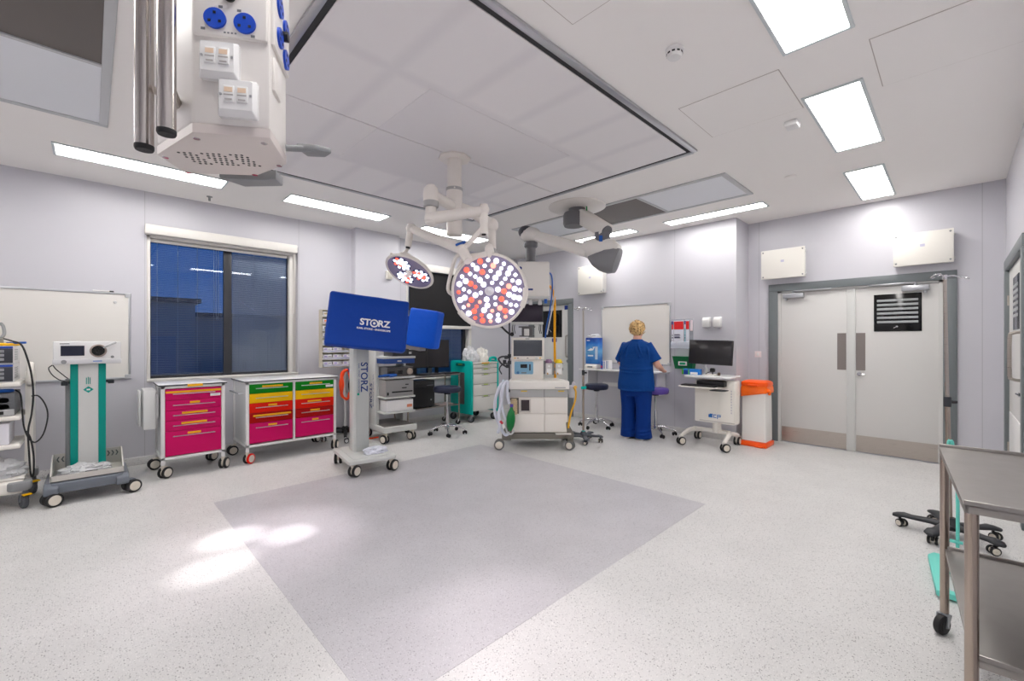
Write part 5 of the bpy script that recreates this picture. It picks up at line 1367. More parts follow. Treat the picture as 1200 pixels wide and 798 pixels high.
# ================================================================ infusion stands
def drip_stand(label, loc, rz, r, top, lean=(0, 0), foot=BLACK, clip=None, hooks=(( .16, 0), (-.16, 0)), hr=.03, rise=.02):
    t = thing('drip_stand', label, 'drip stand', loc, rz)
    b = B(); b.lathe([(.001, .055), (.06, .06), (.07, .085), (.045, .11), (.03, .14), (.001, .14)])
    for k in range(5):
        a = 2*PI*k/5; c, s = math.cos(a), math.sin(a)
        rings = []
        for f, w, z, h in ((.0, .05, .075, .045), (.35, .036, .085, .035), (.7, .032, .083, .03), (.85, .042, .088, .032), (1.0, .040, .080, .030), (1.08, .018, .076, .02)):
            rings.append([Vector((f*r*c-s*w*x, f*r*s+c*w*x, z+h*.5*y)) for x, y in rrect(2, 2, .8, 3)])
        b.loft(rings)
    obj('star_foot', b, foot, t)
    for k in range(5):
        a = 2*PI*k/5; caster(t, r*.93*math.cos(a), r*.93*math.sin(a), .028, .016, a*1.7, .078, RUBBER, HUB, BLACK)
    p0 = Vector((0, 0, .13)); p1 = Vector((lean[0], lean[1], top))
    pm = p0.lerp(p1, .48)
    obj('lower_pole', B().cyl(p0, pm, .0145, seg=18), STEELW, t)
    obj('upper_pole', B().cyl(pm, p1, .011, seg=18), STEEL, t)
    b = B(); b.cyl(pm+Vector((0, 0, -.03)), pm+Vector((0, 0, .04)), .021, seg=18); b.cyl(pm+Vector((0, -.02, .005)), pm+Vector((0, -.05, .005)), .012, seg=12); obj('height_clamp', b, CHARCOAL, t)
    b = B()
    for hx, hy in hooks:
        d = Vector((hx, hy, 0)); e = p1+d; n = d.normalized()
        b.tube([p1, p1+d*.5+Vector((0, 0, rise)), e], .004, seg=8)
        side = Vector((-n.y, n.x, 0))
        b.tube([e+n*hr*(1-math.cos(2*PI*q/10))+side*hr*math.sin(2*PI*q/10)+Vector((0, 0, .012*math.sin(2*PI*q/10))) for q in range(10)], .004, seg=8)
    b.cyl(p1+Vector((0, 0, -.02)), p1+Vector((0, 0, .012)), .014, seg=14)
    obj('bag_hooks', b, CHROME, t)
    if clip:
        q = p0.lerp(p1, clip); obj('turquoise_clip', B().box(-.03, .05, -.025, .025, -.02, .02, .006).move(Matrix.Translation(q)), TEALB, t)
        obj('base_collar', B().lathe([(.022, .13), (.022, .15), (.001, .15)]), TEALB, t)
    return t
drip_stand('drip stand with dark five armed foot between anaesthetic machine and desk stool', (4.93, 3.63, 0), rad(10), .25, 1.845, (0, 0), M('foot_slate', (74,78,84), .45), .36, ((.11, -.04), (-.13, .04), (-.04, -.10), (.05, .11)), .016)
drip_stand('steel drip stand on a black five armed foot beside the double doors', (4.40, .03, 0), rad(18), .285, 1.86, (-.01, .03), M('foot_black', (40,42,46), .45), None, ((.10, -.12), (-.05, .05)), .026, .01)

# ================================================================ writing shelf wall
t = thing('wall_desk', 'white writing shelf fixed to the wall under the whiteboard', 'desk', (XW, 3.82, 0), rad(-90))
b = B(); b.prism([(-.74, -.34), (.60, -.34), (.70, -.30), (.74, -.22), (.74, -.001), (-.74, -.001)], .90, .926, bev=.004); obj('desk_top', b, WHITEG, t)
for x in (-.60, .66): obj('bracket', B().box(x-.012, x+.012, -.28, -.001, .56, .90, .003), M('bracket_white', (222,222,224), .4), t)
obj('cable_trunking', B().box(-.45, .60, -.05, -.001, .63, .69, .004), WHITE, t)
whiteboard('whiteboard on the back wall above the writing shelf', -.63, .63, -.49, .49, (XW, 3.69, 1.505), rad(-90))
def wthing(name, label, cat, y, z, depth=0.): return thing(name, label, cat, (XW-depth, y, z), rad(-90))
t = wthing('balance_scale', 'white bench device with grey display at the left end of the wall shelf', 'scale', 4.36, .9265, .18)
b = B(); b.prism([(-.11, 0), (.11, 0), (.10, .055), (-.06, .075), (-.11, .05)], -.115, .115, YZ, bev=.008); obj('case', b, CREAM, t)
b = B(); b.box(-.05, .05, -.118, -.108, .018, .045, .003); obj('display', b, MIDGREY, t)
t = wthing('wipes_pack', 'tall blue printed wipes pack standing on the white bench device', 'pack', 4.36, 1.005, .17)
def bluepack():
    m = M('wipes_blue', (40,120,206), .3); nt, add, L, p = nodes(m)
    tc = add('ShaderNodeTexCoord'); s = add('ShaderNodeSeparateXYZ'); L(tc.outputs['Object'], s.inputs[0])
    n = add('ShaderNodeTexNoise', Scale=9.0, Detail=4.0); L(tc.outputs['Object'], n.inputs['Vector'])
    a = add('ShaderNodeMath', operation='MULTIPLY_ADD'); L(n.outputs['Fac'], a.inputs[0]); a.inputs[1].default_value = .22; L(s.outputs['Z'], a.inputs[2])
    r = add('ShaderNodeValToRGB'); e = r.color_ramp.elements
    e[0].position = .05; e[0].color = C3((30,86,180)); e[1].position = .57; e[1].color = C3((6,44,160))
    for p_, c_ in ((.18, (60,130,205)), (.32, (112,178,226)), (.46, (40,120,210))):
        x = e.new(p_); x.color = C3(c_)
    L(a.outputs[0], r.inputs['Fac']); L(r.outputs['Color'], p.inputs['Base Color'])
    return m
b = B(); b.box(-.13, .13, -.07, .07, 0, .45, .012); pk = obj('pack', b, bluepack(), t)
obj('white_brand_mark', B().prism([(-.09, .23), (-.02, .27), (.03, .26), (.02, .29), (.07, .30), (.03, .235), (-.03, .225)], .0705, .072, XZ), LOGOWHITE, pk)
obj('white_text_bar', B().box(-.08, .03, -.0715, -.069, .13, .155), LOGOWHITE, pk)
obj('white_text_bar', B().box(-.10, -.04, -.0715, -.069, .395, .41), LOGOWHITE, pk)
obj('white_panel', B().box(.07, .12, -.0715, -.069, .08, .30), M('panel_pale', (206,222,240), .4), pk)
obj('clear_top', crumple((0, 0, .445), .14, .08, .05, 61, .3, 3), PLASTIC, t)
for i, (y, w_, h_, m, lb) in enumerate(((4.155, .035, .135, BLUE, 'slim blue box on the wall shelf next to the white bench device'), (4.105, .05, .14, LABELW, 'white striped box on the wall shelf beside the slim blue one'), (4.04, .06, .15, LABELW, 'white and blue striped box on the wall shelf nearest the nurse'))):
    t = wthing('small_box', lb, 'box', y, .9265, .20)
    obj('carton', B().box(-w_/2, w_/2, -.05, .05, 0, h_, .003), m, t)
    if i:
        b = B()
        for k in range(2): b.box(-w_/2+.008+k*.022, -w_/2+.016+k*.022, -.0515, -.049, .01, h_-.01)
        obj('blue_stripes', b, BLUE, t)
    else: obj('red_patch', B().box(-.01, .012, -.0515, -.049, .02, .06), M('patch_red', (200,40,50), .5), t)
b = B(); b.box(-.105, .105, -.15, .15, 0, .004); tag(obj('paper_sheet', b, M('paper', (232,232,236), .7), None, (6.20, 3.18, .9265), (0, 0, .12)), 'sheet of paper on the right end of the wall shelf', 'paper')
# leaflet holder, green tray, dispensers
t = wthing('leaflet_rack', 'clear wall rack with red headed leaflets right of the whiteboard', 'leaflet rack', 2.885, 1.29)
obj('back_plate', B().box(-.17, .17, -.006, 0, -.01, .44, .003), CLEAR, t)
b = B()
for x0, x1 in ((-.16, -.128), (-.120, .03), (.042, .062), (.066, .115)): b.box(x0, x1, -.018, -.008, .0, .42)
obj('leaflets', b, M('leaflet_white', (224,226,236), .6), t)
for x0, x1 in ((-.155, -.130), (-.117, .028), (.066, .114)): obj('red_header', B().box(x0, x1, -.0195, -.0175, .285, .405), M('leaflet_red', (232,36,40), .5), t)
for x0, x1 in ((-.158, -.128), (.044, .062)): obj('purple_header', B().box(x0, x1, -.0200, -.0180, .36, .412), M('leaflet_purple', (96,80,140), .5), t)
b = B()
for k, (x0, x1) in enumerate(((-.152, -.132), (-.112, -.02), (-.112, -.03), (.046, .06))):
    for z in ((.15, .165), (.19, .2), (.03, .045)): b.box(x0, x1, -.0198, -.0178, z[0]+.012*(k == 2), z[1]+.012*(k == 2))
obj('printed_lines', b, M('print_dark', (92,90,116), .6), t)
obj('teal_strip', B().box(.044, .062, -.0196, -.0176, .05, .30), M('leaflet_teal', (150,196,210), .5), t)
obj('clear_front', B().box(-.17, .13, -.030, -.027, -.01, .10, .002), CLEAR, t)
obj('side_leaflet', B().box(.13, .165, -.02, -.008, .26, .42), M('leaflet_pink', (236,220,226), .6), t)
t = wthing('green_tray', 'green wall box with white label below the leaflet rack', 'box', 2.82, .985)
b = B(); rings = []
for z, w_, d_ in ((0, .13, .10), (.17, .155, .13), (.185, .16, .135), (.185, .15, .125)): rings.append([Vector((-w_, -d_, z)), Vector((w_, -d_, z)), Vector((w_, -.001, z)), Vector((-w_, -.001, z))])
b.loft(rings); obj('tray_body', b, M('tray_green', (0,112,62), .4), t)
ds = obj('white_label', B().box(-.07, .06, -.124, -.113, .05, .11, .003).move(Matrix.Rotation(rad(0), 4, 'X')), LABELW, t)
obj('green_mark', B().prism(rrect(.09, .035, .015), -.002, 0, Matrix.Translation((-.005, -.1245, .08)) @ XZ), M('mark_green', (30,176,120), .5), t)
for y, lb in ((2.51, 'white wall dispenser over the desk monitor, the left one of the two'), (2.355, 'white wall dispenser over the desk monitor, the right one of the two')):
    t = wthing('wall_dispenser', lb, 'dispenser', y, 1.60)
    b = B(); b.prism([(-.085, .0), (-.001, .0), (-.001, .14), (-.05, .14), (-.08, .10)], -.05, .05, YZ, bev=.008); obj('case', b, WHITE, t)
    obj('outlet', B().box(-.035, .035, -.075, -.02, -.012, .002, .004), M('outlet_grey', (196,196,198), .4), t)
# wall boxes
def wallbox(label, loc, rz, w_, h_, d_):
    t = thing('wall_box', label, 'wall box', loc, rz)
    obj('box_body', B().box(-w_/2+.012, w_/2-.012, -d_+.012, -.001, .012, h_-.012, .004), M('wallbox_side', (218,216,212), .4), t)
    obj('cover_plate', B().box(-w_/2, w_/2, -d_, -d_+.012, 0, h_, .003), M('wallbox_front', (232,229,222), .4), t)
    b = B()
    for sx in (-1, 1):
        for z in (.03, h_-.03): b.cyl((sx*(w_/2-.025), -d_-.003, z), (sx*(w_/2-.025), -d_+.002, z), .010, seg=14)
    obj('fixing_screws', b, MIDGREY, t)
    obj('small_sticker', B().box(-.02, .02, -d_-.0015, -d_+.002, h_*.55, h_*.55+.03), M('sticker_lilac', (196,194,214), .5), t)
    b = B()
    for z in (.05, h_-.06): b.box(w_/2-.012, w_/2+.012, -d_+.015, -d_+.05, z-.012, z+.012, .003)
    obj('side_catch', b, LIGHTGREY, t)
wallbox('white wall box above the left leaf of the double doors', (XD, 1.655, 2.26), rad(-90), .52, .40, .13)
wallbox('white wall box above the right leaf of the double doors', (XD, .265, 2.27), rad(-90), .50, .37, .13)
wallbox('white wall box high on the back wall above the drip stand', (XW, 4.47, 2.22), rad(-90), .52, .50, .14)
t = thing('light_switch', 'pinkish white switch plate beside the orange lidded bin', 'switch', (XD, 1.99, 1.165), rad(-90))
obj('plate', B().box(-.043, .043, -.010, -.001, 0, .086, .003), M('switch_white', (236,222,222), .35), t)
obj('rocker', B().box(-.014, .014, -.014, -.008, .022, .064, .003), WHITE, t)
t = thing('wall_sensor', 'small cream box high on the right edge of the wall pier', 'sensor', (3.40, YW-.14, 2.38), 0)
obj('case', B().box(-.05, .05, -.05, -.001, 0, .13, .006), CREAM, t)
obj('face_plate', B().box(-.04, .04, -.055, -.048, .012, .118, .004), M('sensor_face', (206,200,188), .4), t)

stool('round stool with navy seat under the left end of the wall shelf', (5.90, 4.08, 0), NAVY, .70, rad(38), .185)
stool('round stool with purple seat hidden mostly behind the nurse', (6.06, 3.14, 0), PURPLE, .70, rad(10), .19)

# --- computer workstation on wheels
t = thing('computer_trolley', 'cream wheeled computer workstation with keyboard shelf left of the orange bin', 'computer trolley', (6.0, 2.32, 0), rad(-90))
b = B()
for s in (-1, 1):
    b.tube([(s*.24 if s < 0 else .22, .08, .175), (s*.26, -.06, .17), (s*.275, -.20, .135), (s*.28, -.28, .11)], .03, seg=12, rs=[.03, .03, .026, .022])
    b.tube([(s*.22, .06, .17), (s*.25, .18, .15), (s*.26, .27, .12)], .028, seg=12)
b.tube([(-.25, .08, .175), (0, .05, .185), (.23, .08, .175)], .030, seg=12)
obj('wheeled_base', b, CREAM, t)
for x, y, a in ((-.285, -.28, -35), (.28, -.28, -40), (-.265, .24, 0), (.265, .24, 0)): caster(t, x, y-.02, .055, .024, rad(a), .11, RUBBER, HUB, CREAM2)
obj('post', B().cyl((.08, .03, .17), (.08, .03, .36), .055, seg=24), CREAM, t)
b = B(); b.box(-.165, .345, -.10, .10, .315, .875, .012); b.box(-.10, .345, -.104, -.09, .33, .345, .002, mi=1); hb_ = obj('computer_housing', b, [M('housing_cream', (238,234,226), .35), CREAM2], t)
b = B()
for k in range(9): b.box(.30, .315, -.102, -.099, .46+k*.035, .48+k*.035)
obj('side_print', b, M('print_faint', (206,202,206), .6), hb_)
b = B()
for x0, x1, z0, z1 in ((.02, .07, .385, .425), (.035, .075, .425, .435), (.08, .12, .385, .395), (.08, .12, .42, .43), (.08, .09, .395, .42), (.13, .14, .375, .43), (.14, .17, .42, .43), (.14, .17, .40, .41), (.165, .175, .40, .43)): b.box(x0, x1, -.1015, -.099, z0, z1)
obj('blue_logo', b, M('letters_blue', (30,110,190), .5), hb_)
b = B(); b.prism(rrect(.60, .48, .08), .915, .938, Matrix.Translation((.035, -.02, 0)), bev=.004); obj('top_shelf', b, WHITEG, t)
b = B(); b.prism(rrect(.50, .30, .05), .79, .803, Matrix.Translation((-.04, -.22, 0)), bev=.003); b.box(-.1, .25, -.2, .0, .803, .875, .01, mi=1); obj('keyboard_shelf', b, [CREAM, BLACK], t)
obj('mouse_tray', B().prism(rrect(.2, .16, .04), .765, .775, Matrix.Translation((.22, -.28, 0)), bev=.003), CHARCOAL, t)
k_ = keyboard('black keyboard on the pull-out shelf of the cream workstation', (5.745, 2.36, .8035), rad(-90), .44)
mt = thing('computer_monitor', 'wide black monitor on the cream wheeled workstation', 'monitor', (6.02, 2.32, .9385), rad(-90))
b = B(); b.prism(rrect(.18, .14, .03), 0, .015, bev=.003); obj('foot', b, CREAM, mt)
b = B(); b.tube([(-.08, .0, .01), (-.07, .03, .06), (-.10, .05, .12), (-.06, .05, .22), (0, .03, .30)], .022, seg=12); obj('arm', b, LIGHTGREY, mt)
b = B(); b.box(-.29, .285, -.02, .02, -.165, .165, .006, mat=Matrix.Translation((0, 0, .305)) @ Matrix.Rotation(rad(1.5), 4, 'Y') @ Matrix.Rotation(rad(-4), 4, 'X')); obj('housing', b, BLACK, mt)
b = B(); b.box(-.278, .273, -.0225, -.018, -.15, .153, .002, mat=Matrix.Translation((0, 0, .305)) @ Matrix.Rotation(rad(1.5), 4, 'Y') @ Matrix.Rotation(rad(-4), 4, 'X')); obj('screen', b, M('monitor_glass', (44,42,44), .2), mt)
t = thing('glove_box', 'blue and green glove box on the left of the workstation top', 'box', (5.95, 2.56, .9385), rad(-90))
b = B(); b.box(-.10, .13, -.06, .06, 0, .075, .003); gb_ = obj('carton', b, M('glove_blue', (24,120,206), .45), t)
obj('green_panel', B().box(-.098, -.075, -.0615, -.059, .002, .073), M('glove_green', (96,190,60), .5), gb_)
obj('green_panel', B().box(-.01, .005, -.0615, -.059, .002, .073), M('glove_green', (96,190,60), .5), gb_)
obj('dark_panel', B().box(-.072, -.015, -.0615, -.059, .008, .060), M('glove_dark', (20,60,150), .5), gb_)
obj('white_panel', B().box(.02, .12, -.0615, -.059, .004, .035), LABELW, gb_)
t = thing('desk_scanner', 'small black scanner hanging under the wide workstation monitor', 'scanner', (5.985, 2.28, .9385), rad(-90))
obj('foot', B().lathe([(.001, 0), (.035, 0), (.03, .012), (.001, .014)]), BLACK, t)
b = B(); b.cyl((0, 0, .012), (0, 0, .045), .008); b.prism(rrect(.06, .055, .015), -.02, .02, Matrix.Translation((0, 0, .07)) @ XZ, bev=.004); obj('head', b, BLACK, t)
obj('lead', B().tube([(-.02, -.01, .05), (-.06, -.03, .03), (-.10, -.02, .004)], .004, seg=6), BLACK, t)
b = B(); b.lathe([(.001, 0), (.018, 0), (.02, .02), (.016, .04), (.001, .042)], (5.99, 2.20, .9385), seg=16); tag(obj('small_bottle', b, M('bottle_brown', (92,78,64), .4)), 'tiny brown topped bottle on the workstation right of the scanner', 'bottle')

# --- clinical waste bin
t = thing('waste_bin', 'white pedal bin with orange lid, bag and base beside the double doors', 'bin', (6.45, 1.875, 0), rad(-90))
b = B(); rings = []
for z, w_, d_ in ((.07, .145, .15), (.45, .142, .148), (.76, .14, .146)): rings.append([Vector((x*w_, y*d_, z)) for x, y in rrect(2, 2, .10, 3)])
b.loft(rings); obj('body', b, M('bin_white', (238,236,233), .35), t)
b = B(); b.prism([(-.165, -.18), (.165, -.18), (.165, .16), (.14, .16), (.14, -.13), (-.14, -.13), (-.14, .16), (-.165, .16)], 0, .062, bev=.012); b.box(-.14, .14, -.14, .15, .03, .075, .01); obj('base', b, ORANGE, t)
obj('foot_pedal', B().box(.03, .13, -.215, -.15, .006, .03, .006), ORANGE, t)
b = B(); rings = []
rnd = random.Random(4)
for z, k in ((.69, 1.09), (.72, 1.12), (.77, 1.09), (.805, 1.03)):
    rings.append([Vector((x*.148*k*(1+rnd.uniform(-.02, .02)), y*.152*k*(1+rnd.uniform(-.02, .02)), z+rnd.uniform(-.012, .012)+(.03*x if z < .7 else 0))) for x, y in rrect(2, 2, .3, 5)])
b.loft(rings); b.tube([(.15, -.1, .76), (.185, -.12, .74), (.175, -.1, .70)], .02, seg=8); obj('orange_bag', b, ORANGEBAG, t)
b = B(); rings = []
for z, w_, d_ in ((.80, .160, .165), (.82, .165, .17), (.85, .16, .165), (.868, .13, .13), (.872, .08, .08)): rings.append([Vector((x*w_, y*d_, z)) for x, y in rrect(2, 2, .4, 5)])
b.loft(rings); b.box(-.06, .06, -.19, -.15, .80, .825, .006); obj('lid', b, ORANGE, t)

# ================================================================ near right corner
t = thing('steel_trolley', 'brushed steel two shelf instrument trolley at the lower right corner', 'instrument trolley', (2.465, -.150, 0), rad(4.3))
X0, X1, Y0, Y1 = -.499, .499, -.168, .17
for nm, z, lip in (('top_shelf', .885, .018), ('lower_shelf', .405, .018)):
    b = B(); e = .0 if nm == 'top_shelf' else .02
    b.box(X0+e, X1-e, Y0+e, Y1-e, z, z+.004)
    b.box(X0+e, X0+e+.012, Y0+e, Y1-e, z-.022, z+lip, .003); b.box(X1-e-.012, X1-e, Y0+e, Y1-e, z-.022, z+lip, .003)
    b.box(X0+e, X1-e, Y0+e, Y0+e+.012, z-.022, z+lip, .003); b.box(X0+e, X1-e, Y1-e-.012, Y1-e, z-.022, z+.003, .002)
    obj(nm, b, STEELTOP, t)
for x in (X0+.018, X1-.018):
    for y in (Y0+.018, Y1-.018):
        obj('leg', B().cyl((x, y, .10), (x, y, .886), .0165, seg=22), STEELW, t)
        caster(t, x, y, .045, .03, rad(60), .115, RUBBER, RUBBER, M('zinc', (170,174,178), .3, .9), twin=False)
t = thing('turquoise_frame', 'turquoise metal frame with two uprights behind the steel trolley leg', 'frame', (3.62, .0, 0))
b = B(); b.prism([(-.32, -.06), (-.32, .075), (.20, .125), (.26, .10), (.26, -.06), (.20, -.06), (.20, .06), (-.27, .02), (-.27, -.06)], .012, .045, bev=.006); obj('foot_frame', b, TURQ, t)
b = B(); b.tube([(.06, .035, .03), (.06, .035, .5), (.06, .031, .775), (.06, .022, .798), (.06, .013, .775), (.06, -.007, .5), (.06, -.007, .03)], .0085, seg=12, sub=4); obj('upright_loop', b, TURQ, t)
obj('cross_bar', B().box(.05, .07, -.03, .04, .20, .215, .003), TURQ, t); obj('foot_bar', B().box(.04, .08, -.06, .09, .012, .04, .004), TURQ, t)

# ================================================================ the nurse
def remesh(name, b, vox, mats, parent, smooth=6, loc=None):
    me = bpy.data.meshes.new('t'); bmesh.ops.recalc_face_normals(b.bm, faces=b.bm.faces[:]); b.bm.to_mesh(me); b.bm.free()
    o = bpy.data.objects.new('t', me); COL.objects.link(o)
    m = o.modifiers.new('r', 'REMESH'); m.mode = 'VOXEL'; m.voxel_size = vox; m.use_smooth_shade = True
    if smooth:
        s = o.modifiers.new('s', 'SMOOTH'); s.iterations = smooth; s.factor = .5
    dg = bpy.context.evaluated_depsgraph_get()
    out = bpy.data.meshes.new_from_object(o.evaluated_get(dg)); out.name = name
    bpy.data.objects.remove(o); bpy.data.meshes.remove(me)
    out.materials.clear()
    for q in (mats if isinstance(mats, (list, tuple)) else [mats]): out.materials.append(q)
    for p in out.polygons: p.use_smooth = True
    return link(name, out, parent, loc)
def oval(c, rx, ry, n=20, tilt=0., pw=2.0):
    out = []
    for k in range(n):
        a = 2*PI*k/n; cx, sx = math.cos(a), math.sin(a)
        out.append(Vector((c[0]+rx*math.copysign(abs(cx)**(2/pw), cx), c[1]+ry*math.copysign(abs(sx)**(2/pw), sx), c[2]+tilt*sx)))
    return out
# local frame: facing +y, +x is her right hand
PRZ = rad(-86)
person = thing('person', 'person in navy scrubs with short blonde hair writing at the wall shelf, back turned', 'person', (5.62, 3.21, 0), PRZ)
b = B()
# torso to head
b.loft([oval(c, rx, ry) for c, rx, ry in (((0, 0, .80), .19, .13), ((0, -.005, .90), .215, .155), ((0, .0, 1.02), .205, .15), ((0, .01, 1.14), .20, .14), ((0, .02, 1.26), .205, .13), ((0, .025, 1.33), .19, .115), ((0, .03, 1.375), .12, .085), ((0, .035, 1.41), .062, .062), ((0, .045, 1.47), .056, .058))])
b.ball((0, .055, 1.555), .076, .095, .112, 24, 16)                     # skull
b.ball((0, .095, 1.51), .055, .062, .062, 18, 12)                      # jaw
b.loft([oval((0, .150, 1.545), .012, .012, 10), oval((0, .160, 1.525), .017, .016, 10), oval((0, .150, 1.512), .012, .010, 10)])   # nose
for s in (-1, 1):
    b.ball((s*.078, .05, 1.545), .010, .022, .032, 12, 8)              # ears
    b.ball((s*.030, .135, 1.562), .016, .012, .008, 10, 8)             # eyelids
b.ball((0, .146, 1.488), .024, .010, .007, 12, 8); b.ball((0, .144, 1.479), .020, .010, .007, 12, 8)   # lips
# legs and feet
for s in (-1, 1):
    b.tube([(s*.10, 0, .88), (s*.105, .0, .68), (s*.10, .005, .47), (s*.098, -.015, .30), (s*.095, -.015, .10), (s*.095, -.01, .06)], .08, seg=16, rs=[.115, .10, .068, .066, .042, .042])
    b.loft([oval((s*.098, y, .045), .0, .0, 14) if False else [Vector((s*.098+x*w_, y, .012+ (z*.5+.5)*h_)) for x, z in rrect(2, 2, .9, 4)] for y, w_, h_ in ((-.06, .028, .05), (-.03, .036, .07), (.04, .042, .065), (.12, .045, .045), (.17, .03, .03))])
# arms: right hand writing on the shelf, left hand resting beside it
def limb(s, sh, el, wr):
    sh, el, wr = Vector(sh), Vector(el), Vector(wr)
    b.tube([sh, sh.lerp(el, .5), el, el.lerp(wr, .35), wr], .05, seg=16, rs=[.050, .048, .046, .044, .030])
    return sh, el, wr
def hand(s, wr, d, grip):
    wr = Vector(wr); d = Vector(d).normalized(); up = Vector((0, 0, 1)); sd = d.cross(up).normalized()   # sd: towards her right
    up = sd.cross(d)
    rings = []
    for f, w_, h_ in ((-.01, .026, .022), (.02, .034, .018), (.06, .041, .016), (.092, .040, .013)):
        rings.append([wr+d*f+sd*x*w_+up*y*h_ for x, y in rrect(2, 2, .9, 3)])
    b.loft(rings)
    for k, (off, ln) in enumerate(((-.030, .066), (-.010, .078), (.010, .073), (.029, .056))):
        off *= s; p0 = wr+d*.082+sd*off; sp = sd*off*.25
        c = .55 if grip else .18
        p1 = p0+(d+sp*2)*ln*.42+up*.004; p2 = p1+(d-up*c)*ln*.36; p3 = p2+(d*.6-up*(c+.35))*ln*.26
        b.tube([p0-d*.02, p0, p1, p2, p3], .008, seg=8, sub=3, rs=[.0095, .0095, .009, .008, .0062])
    q0 = wr+d*.03-sd*s*.032; q1 = q0-sd*s*.022+d*.028; q2 = q1+d*.026+(sd*s*.012 if grip else -sd*s*.004)-up*.004; q3 = q2+d*.018+sd*s*.006-up*.006
    b.tube([wr+d*.015-sd*s*.015, q0, q1, q2, q3], .010, seg=8, sub=3, rs=[.013, .0125, .0105, .0095, .007])
limb(1, (.19, .02, 1.315), (.285, .07, 1.065), (.245, .345, .978)); hand(1, (.245, .345, .972), (-.18, 1, -.14), True)
limb(-1, (-.19, .02, 1.315), (-.275, .09, 1.07), (-.16, .35, .972)); hand(-1, (-.16, .35, .966), (.25, 1, -.10), False)
body = remesh('body', b, .0058, SKIN, person, 4)
b = B()
for s in (-1, 1): b.ball((s*.030, .142, 1.560), .010, .007, .007, 12, 8)
obj('eyes', b, M('eye_white', (226,226,226), .2), body)
# scrub top
b = B()
b.loft([oval(c, rx, ry, 28, 0, 2.3) for c, rx, ry in (((0, -.005, .700), .262, .185), ((0, -.005, .78), .262, .19), ((0, .0, .90), .250, .18), ((0, .005, 1.02), .236, .172), ((0, .01, 1.14), .235, .165), ((0, .02, 1.26), .245, .152), ((0, .025, 1.325), .232, .135), ((0, .028, 1.362), .195, .115), ((0, .03, 1.385), .145, .098), ((0, .032, 1.405), .088, .082), ((0, .035, 1.425), .072, .070))])
b.tube([(-.262, .0, .705), (-.13, -.18, .700), (0, -.192, .698), (.13, -.18, .700), (.262, 0, .705), (.13, .185, .70), (0, .19, .70), (-.13, .185, .70), (-.262, 0, .705)], .010, seg=8)
for s in (-1, 1):
    sh, el = Vector((s*.175, .02, 1.315)), Vector((s*.285, .07, 1.055))
    d = (el-sh).normalized()
    b.tube([sh-d*.05, sh+d*.05, sh+d*.15, sh+d*.225], .1, seg=20, rs=[.066, .078, .086, .098])
# soft folds across the back and the belt of gathered cloth at the waist
for z, r in ((1.00, .019), (.955, .015)):
    b.tube([(-.238, -.02, z+.01), (-.16, -.135, z), (0, -.172, z-.005), (.16, -.135, z), (.238, -.02, z+.012)], r, seg=8)
for x0, x1 in ((-.03, -.10), (.03, .12), (.06, .18), (-.06, -.17)):
    b.tube([(x0, -.075, 1.37), ((x0+x1)/2, -.135, 1.28), (x1, -.152, 1.17)], .010, seg=8)
b.tube([(.20, -.06, 1.30), (.235, -.10, 1.20), (.228, -.11, 1.08)], .012, seg=8); b.tube([(-.20, -.06, 1.30), (-.235, -.10, 1.20), (-.228, -.11, 1.08)], .012, seg=8)
remesh('scrub_top', b, .0085, SCRUB, person, 5)
b = B()
b.loft([oval(c, rx, ry, 24) for c, rx, ry in (((0, -.005, .62), .215, .16), ((0, -.005, .72), .24, .172), ((0, 0, .86), .235, .168), ((0, 0, .92), .22, .16))])
for s in (-1, 1):
    b.loft([oval((s*x, y, z), rx, ry, 20) for x, y, z, rx, ry in ((.108, .0, .70, .122, .152), (.110, .0, .58, .112, .135), (.112, .0, .45, .104, .115), (.112, -.005, .30, .104, .108), (.110, -.005, .16, .108, .112), (.112, .0, .075, .114, .128), (.112, .005, .028, .118, .136), (.112, .005, .022, .10, .12))])
    for z, r in ((.085, .014), (.13, .012), (.05, .012)):
        b.tube([(s*.112-.10, -.03, z+.012*s), (s*.112-.04, -.105, z-.01), (s*.112+.05, -.11, z), (s*.112+.11, -.03, z+.015)], r, seg=8)
remesh('scrub_trousers', b, .0085, SCRUBT, person, 4)
for s in (-1, 1):
    b = B(); rings = []
    for y, w_, h_ in ((-.105, .030, .04), (-.09, .038, .05), (-.04, .045, .08), (.04, .05, .085), (.12, .052, .065), (.175, .045, .05), (.20, .025, .035)):
        rings.append([Vector((s*.115+x*w_, y, (z*.5+.5)*h_)) for x, z in rrect(2, 2, .5, 4)])
    b.loft(rings); obj('shoe', b, M('shoe_white', (226,222,220), .4), person)
b = B()
bm = bmesh.new(); bmesh.ops.create_uvsphere(bm, u_segments=40, v_segments=28, radius=1)
for v in bm.verts:
    n = v.co.normalized(); q = 1+.11*noise.noise(n*4.5)+.06*noise.noise(n*11)
    y = n.y
    if y > .55 and n.z < .55: q *= .80
    v.co = Vector((n.x*.094*q, .040+n.y*.112*q, 1.575+n.z*.112*q))
b.merge(bm)
rnd = random.Random(12)
for k in range(110):
    th = rnd.uniform(0, 2*PI); ph = math.acos(rnd.uniform(-.65, 1))
    n = Vector((math.sin(ph)*math.cos(th), math.sin(ph)*math.sin(th), math.cos(ph)))
    if n.y > .5 and n.z < .5: continue
    c = Vector((n.x*.094, .040+n.y*.112, 1.575+n.z*.112))
    u = n.cross(Vector((0, 0, 1.01))).normalized(); w_ = n.cross(u)
    r = rnd.uniform(.010, .018); a0 = rnd.uniform(0, 6)
    b.tube([c+u*r*math.cos(a0+q*.9)+w_*(r*math.sin(a0+q*.9)-.006*q)+n*(.004+.0025*q) for q in range(6)], .0035, seg=5, sub=2, rs=[.0045, .005, .005, .0045, .004, .002])
obj('hair', b, HAIR, person)
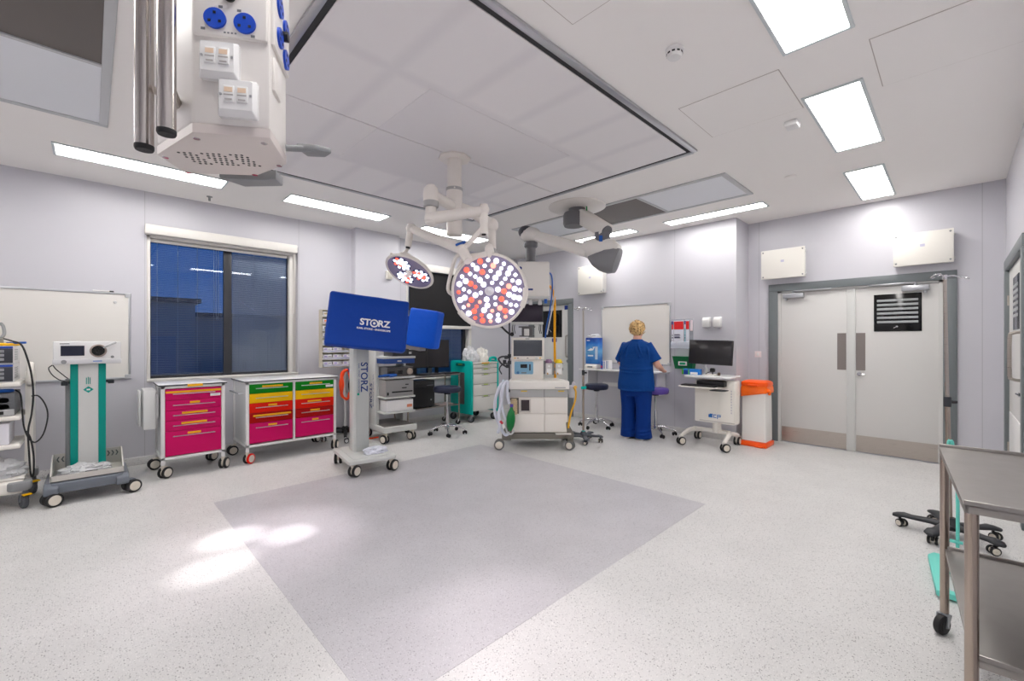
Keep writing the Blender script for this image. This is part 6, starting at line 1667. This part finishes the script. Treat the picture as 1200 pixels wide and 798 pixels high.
pen0 = Vector((5.62, 3.21, 0))+Matrix.Rotation(PRZ, 3, 'Z') @ Vector((.205, .455, .944))
tag(obj('ballpoint_pen', B().tube([pen0, pen0+Vector((-.05, -.02, .07)), pen0+Vector((-.08, -.03, .115))], .004, seg=8, rs=[.0015, .004, .004]), BLUE), 'blue pen held in the right hand of the nurse', 'pen')

# ================================================================ light, sky, camera
LAMPM.node_tree.nodes['Principled BSDF'].inputs['Emission Strength'].default_value = LAMP_STRENGTH = 16.2
xs_, ys_ = (frame_from(nS) @ Vector((1, 0, 0))), (frame_from(nS) @ Vector((0, 1, 0)))
for k3, tg, e_ in ((0, (1.03, 3.37, 0), 1.), (1, (.73, 3.59, 0), 1.25), (2, (.57, 3.20, 0), 1.)):
    a3 = rad(90+120*k3)
    spot(cS+nS*.035+xs_*.115*math.cos(a3)+ys_*.115*math.sin(a3), tg, 230*e_, 10.5, .9, (1, .94, .94), .03)
spot(cS+nS*.10, (.85, 3.35, 0), 110, 40, 1.0, (1, .88, .94), .06)
xb_, yb_ = (frame_from(nB) @ Vector((1, 0, 0))), (frame_from(nB) @ Vector((0, 1, 0)))
spot(cB+nb*.12, (1.20, 1.25, 0), 85, 44, 1.0, (1, .88, .94), .10)

w = bpy.data.worlds.new('dusk'); sc.world = w; w.use_nodes = True
nt = w.node_tree; bg = nt.nodes['Background']
tc = nt.nodes.new('ShaderNodeTexCoord'); s = nt.nodes.new('ShaderNodeSeparateXYZ'); r = nt.nodes.new('ShaderNodeValToRGB')
nt.links.new(tc.outputs['Generated'], s.inputs[0]); nt.links.new(s.outputs['Z'], r.inputs['Fac'])
e = r.color_ramp.elements; e[0].position = 0; e[0].color = C3((60,104,168)); e[1].position = .5; e[1].color = C3((14,74,152))
nt.links.new(r.outputs['Color'], bg.inputs['Color']); bg.inputs['Strength'].default_value = .85

cam = bpy.data.cameras.new('camera'); co = bpy.data.objects.new('camera', cam); COL.objects.link(co)
cam.sensor_fit = 'HORIZONTAL'; cam.sensor_width = 36; cam.lens = FL/1200*36; cam.shift_y = .5/1200; cam.clip_start = .05; cam.clip_end = 200
co.location = CAM; co.rotation_euler = (PI/2, 0, -math.atan2(FX, FY))
sc.camera = co
sc.view_settings.view_transform = 'Standard'; sc.view_settings.look = 'None'; sc.view_settings.gamma = 1
sc.view_settings.use_curve_mapping = False; sc.view_settings.exposure = .14
sc.cycles.max_bounces = 10; sc.cycles.diffuse_bounces = 6; sc.cycles.glossy_bounces = 4; sc.cycles.transparent_max_bounces = 16
sc.cycles.sample_clamp_indirect = 6
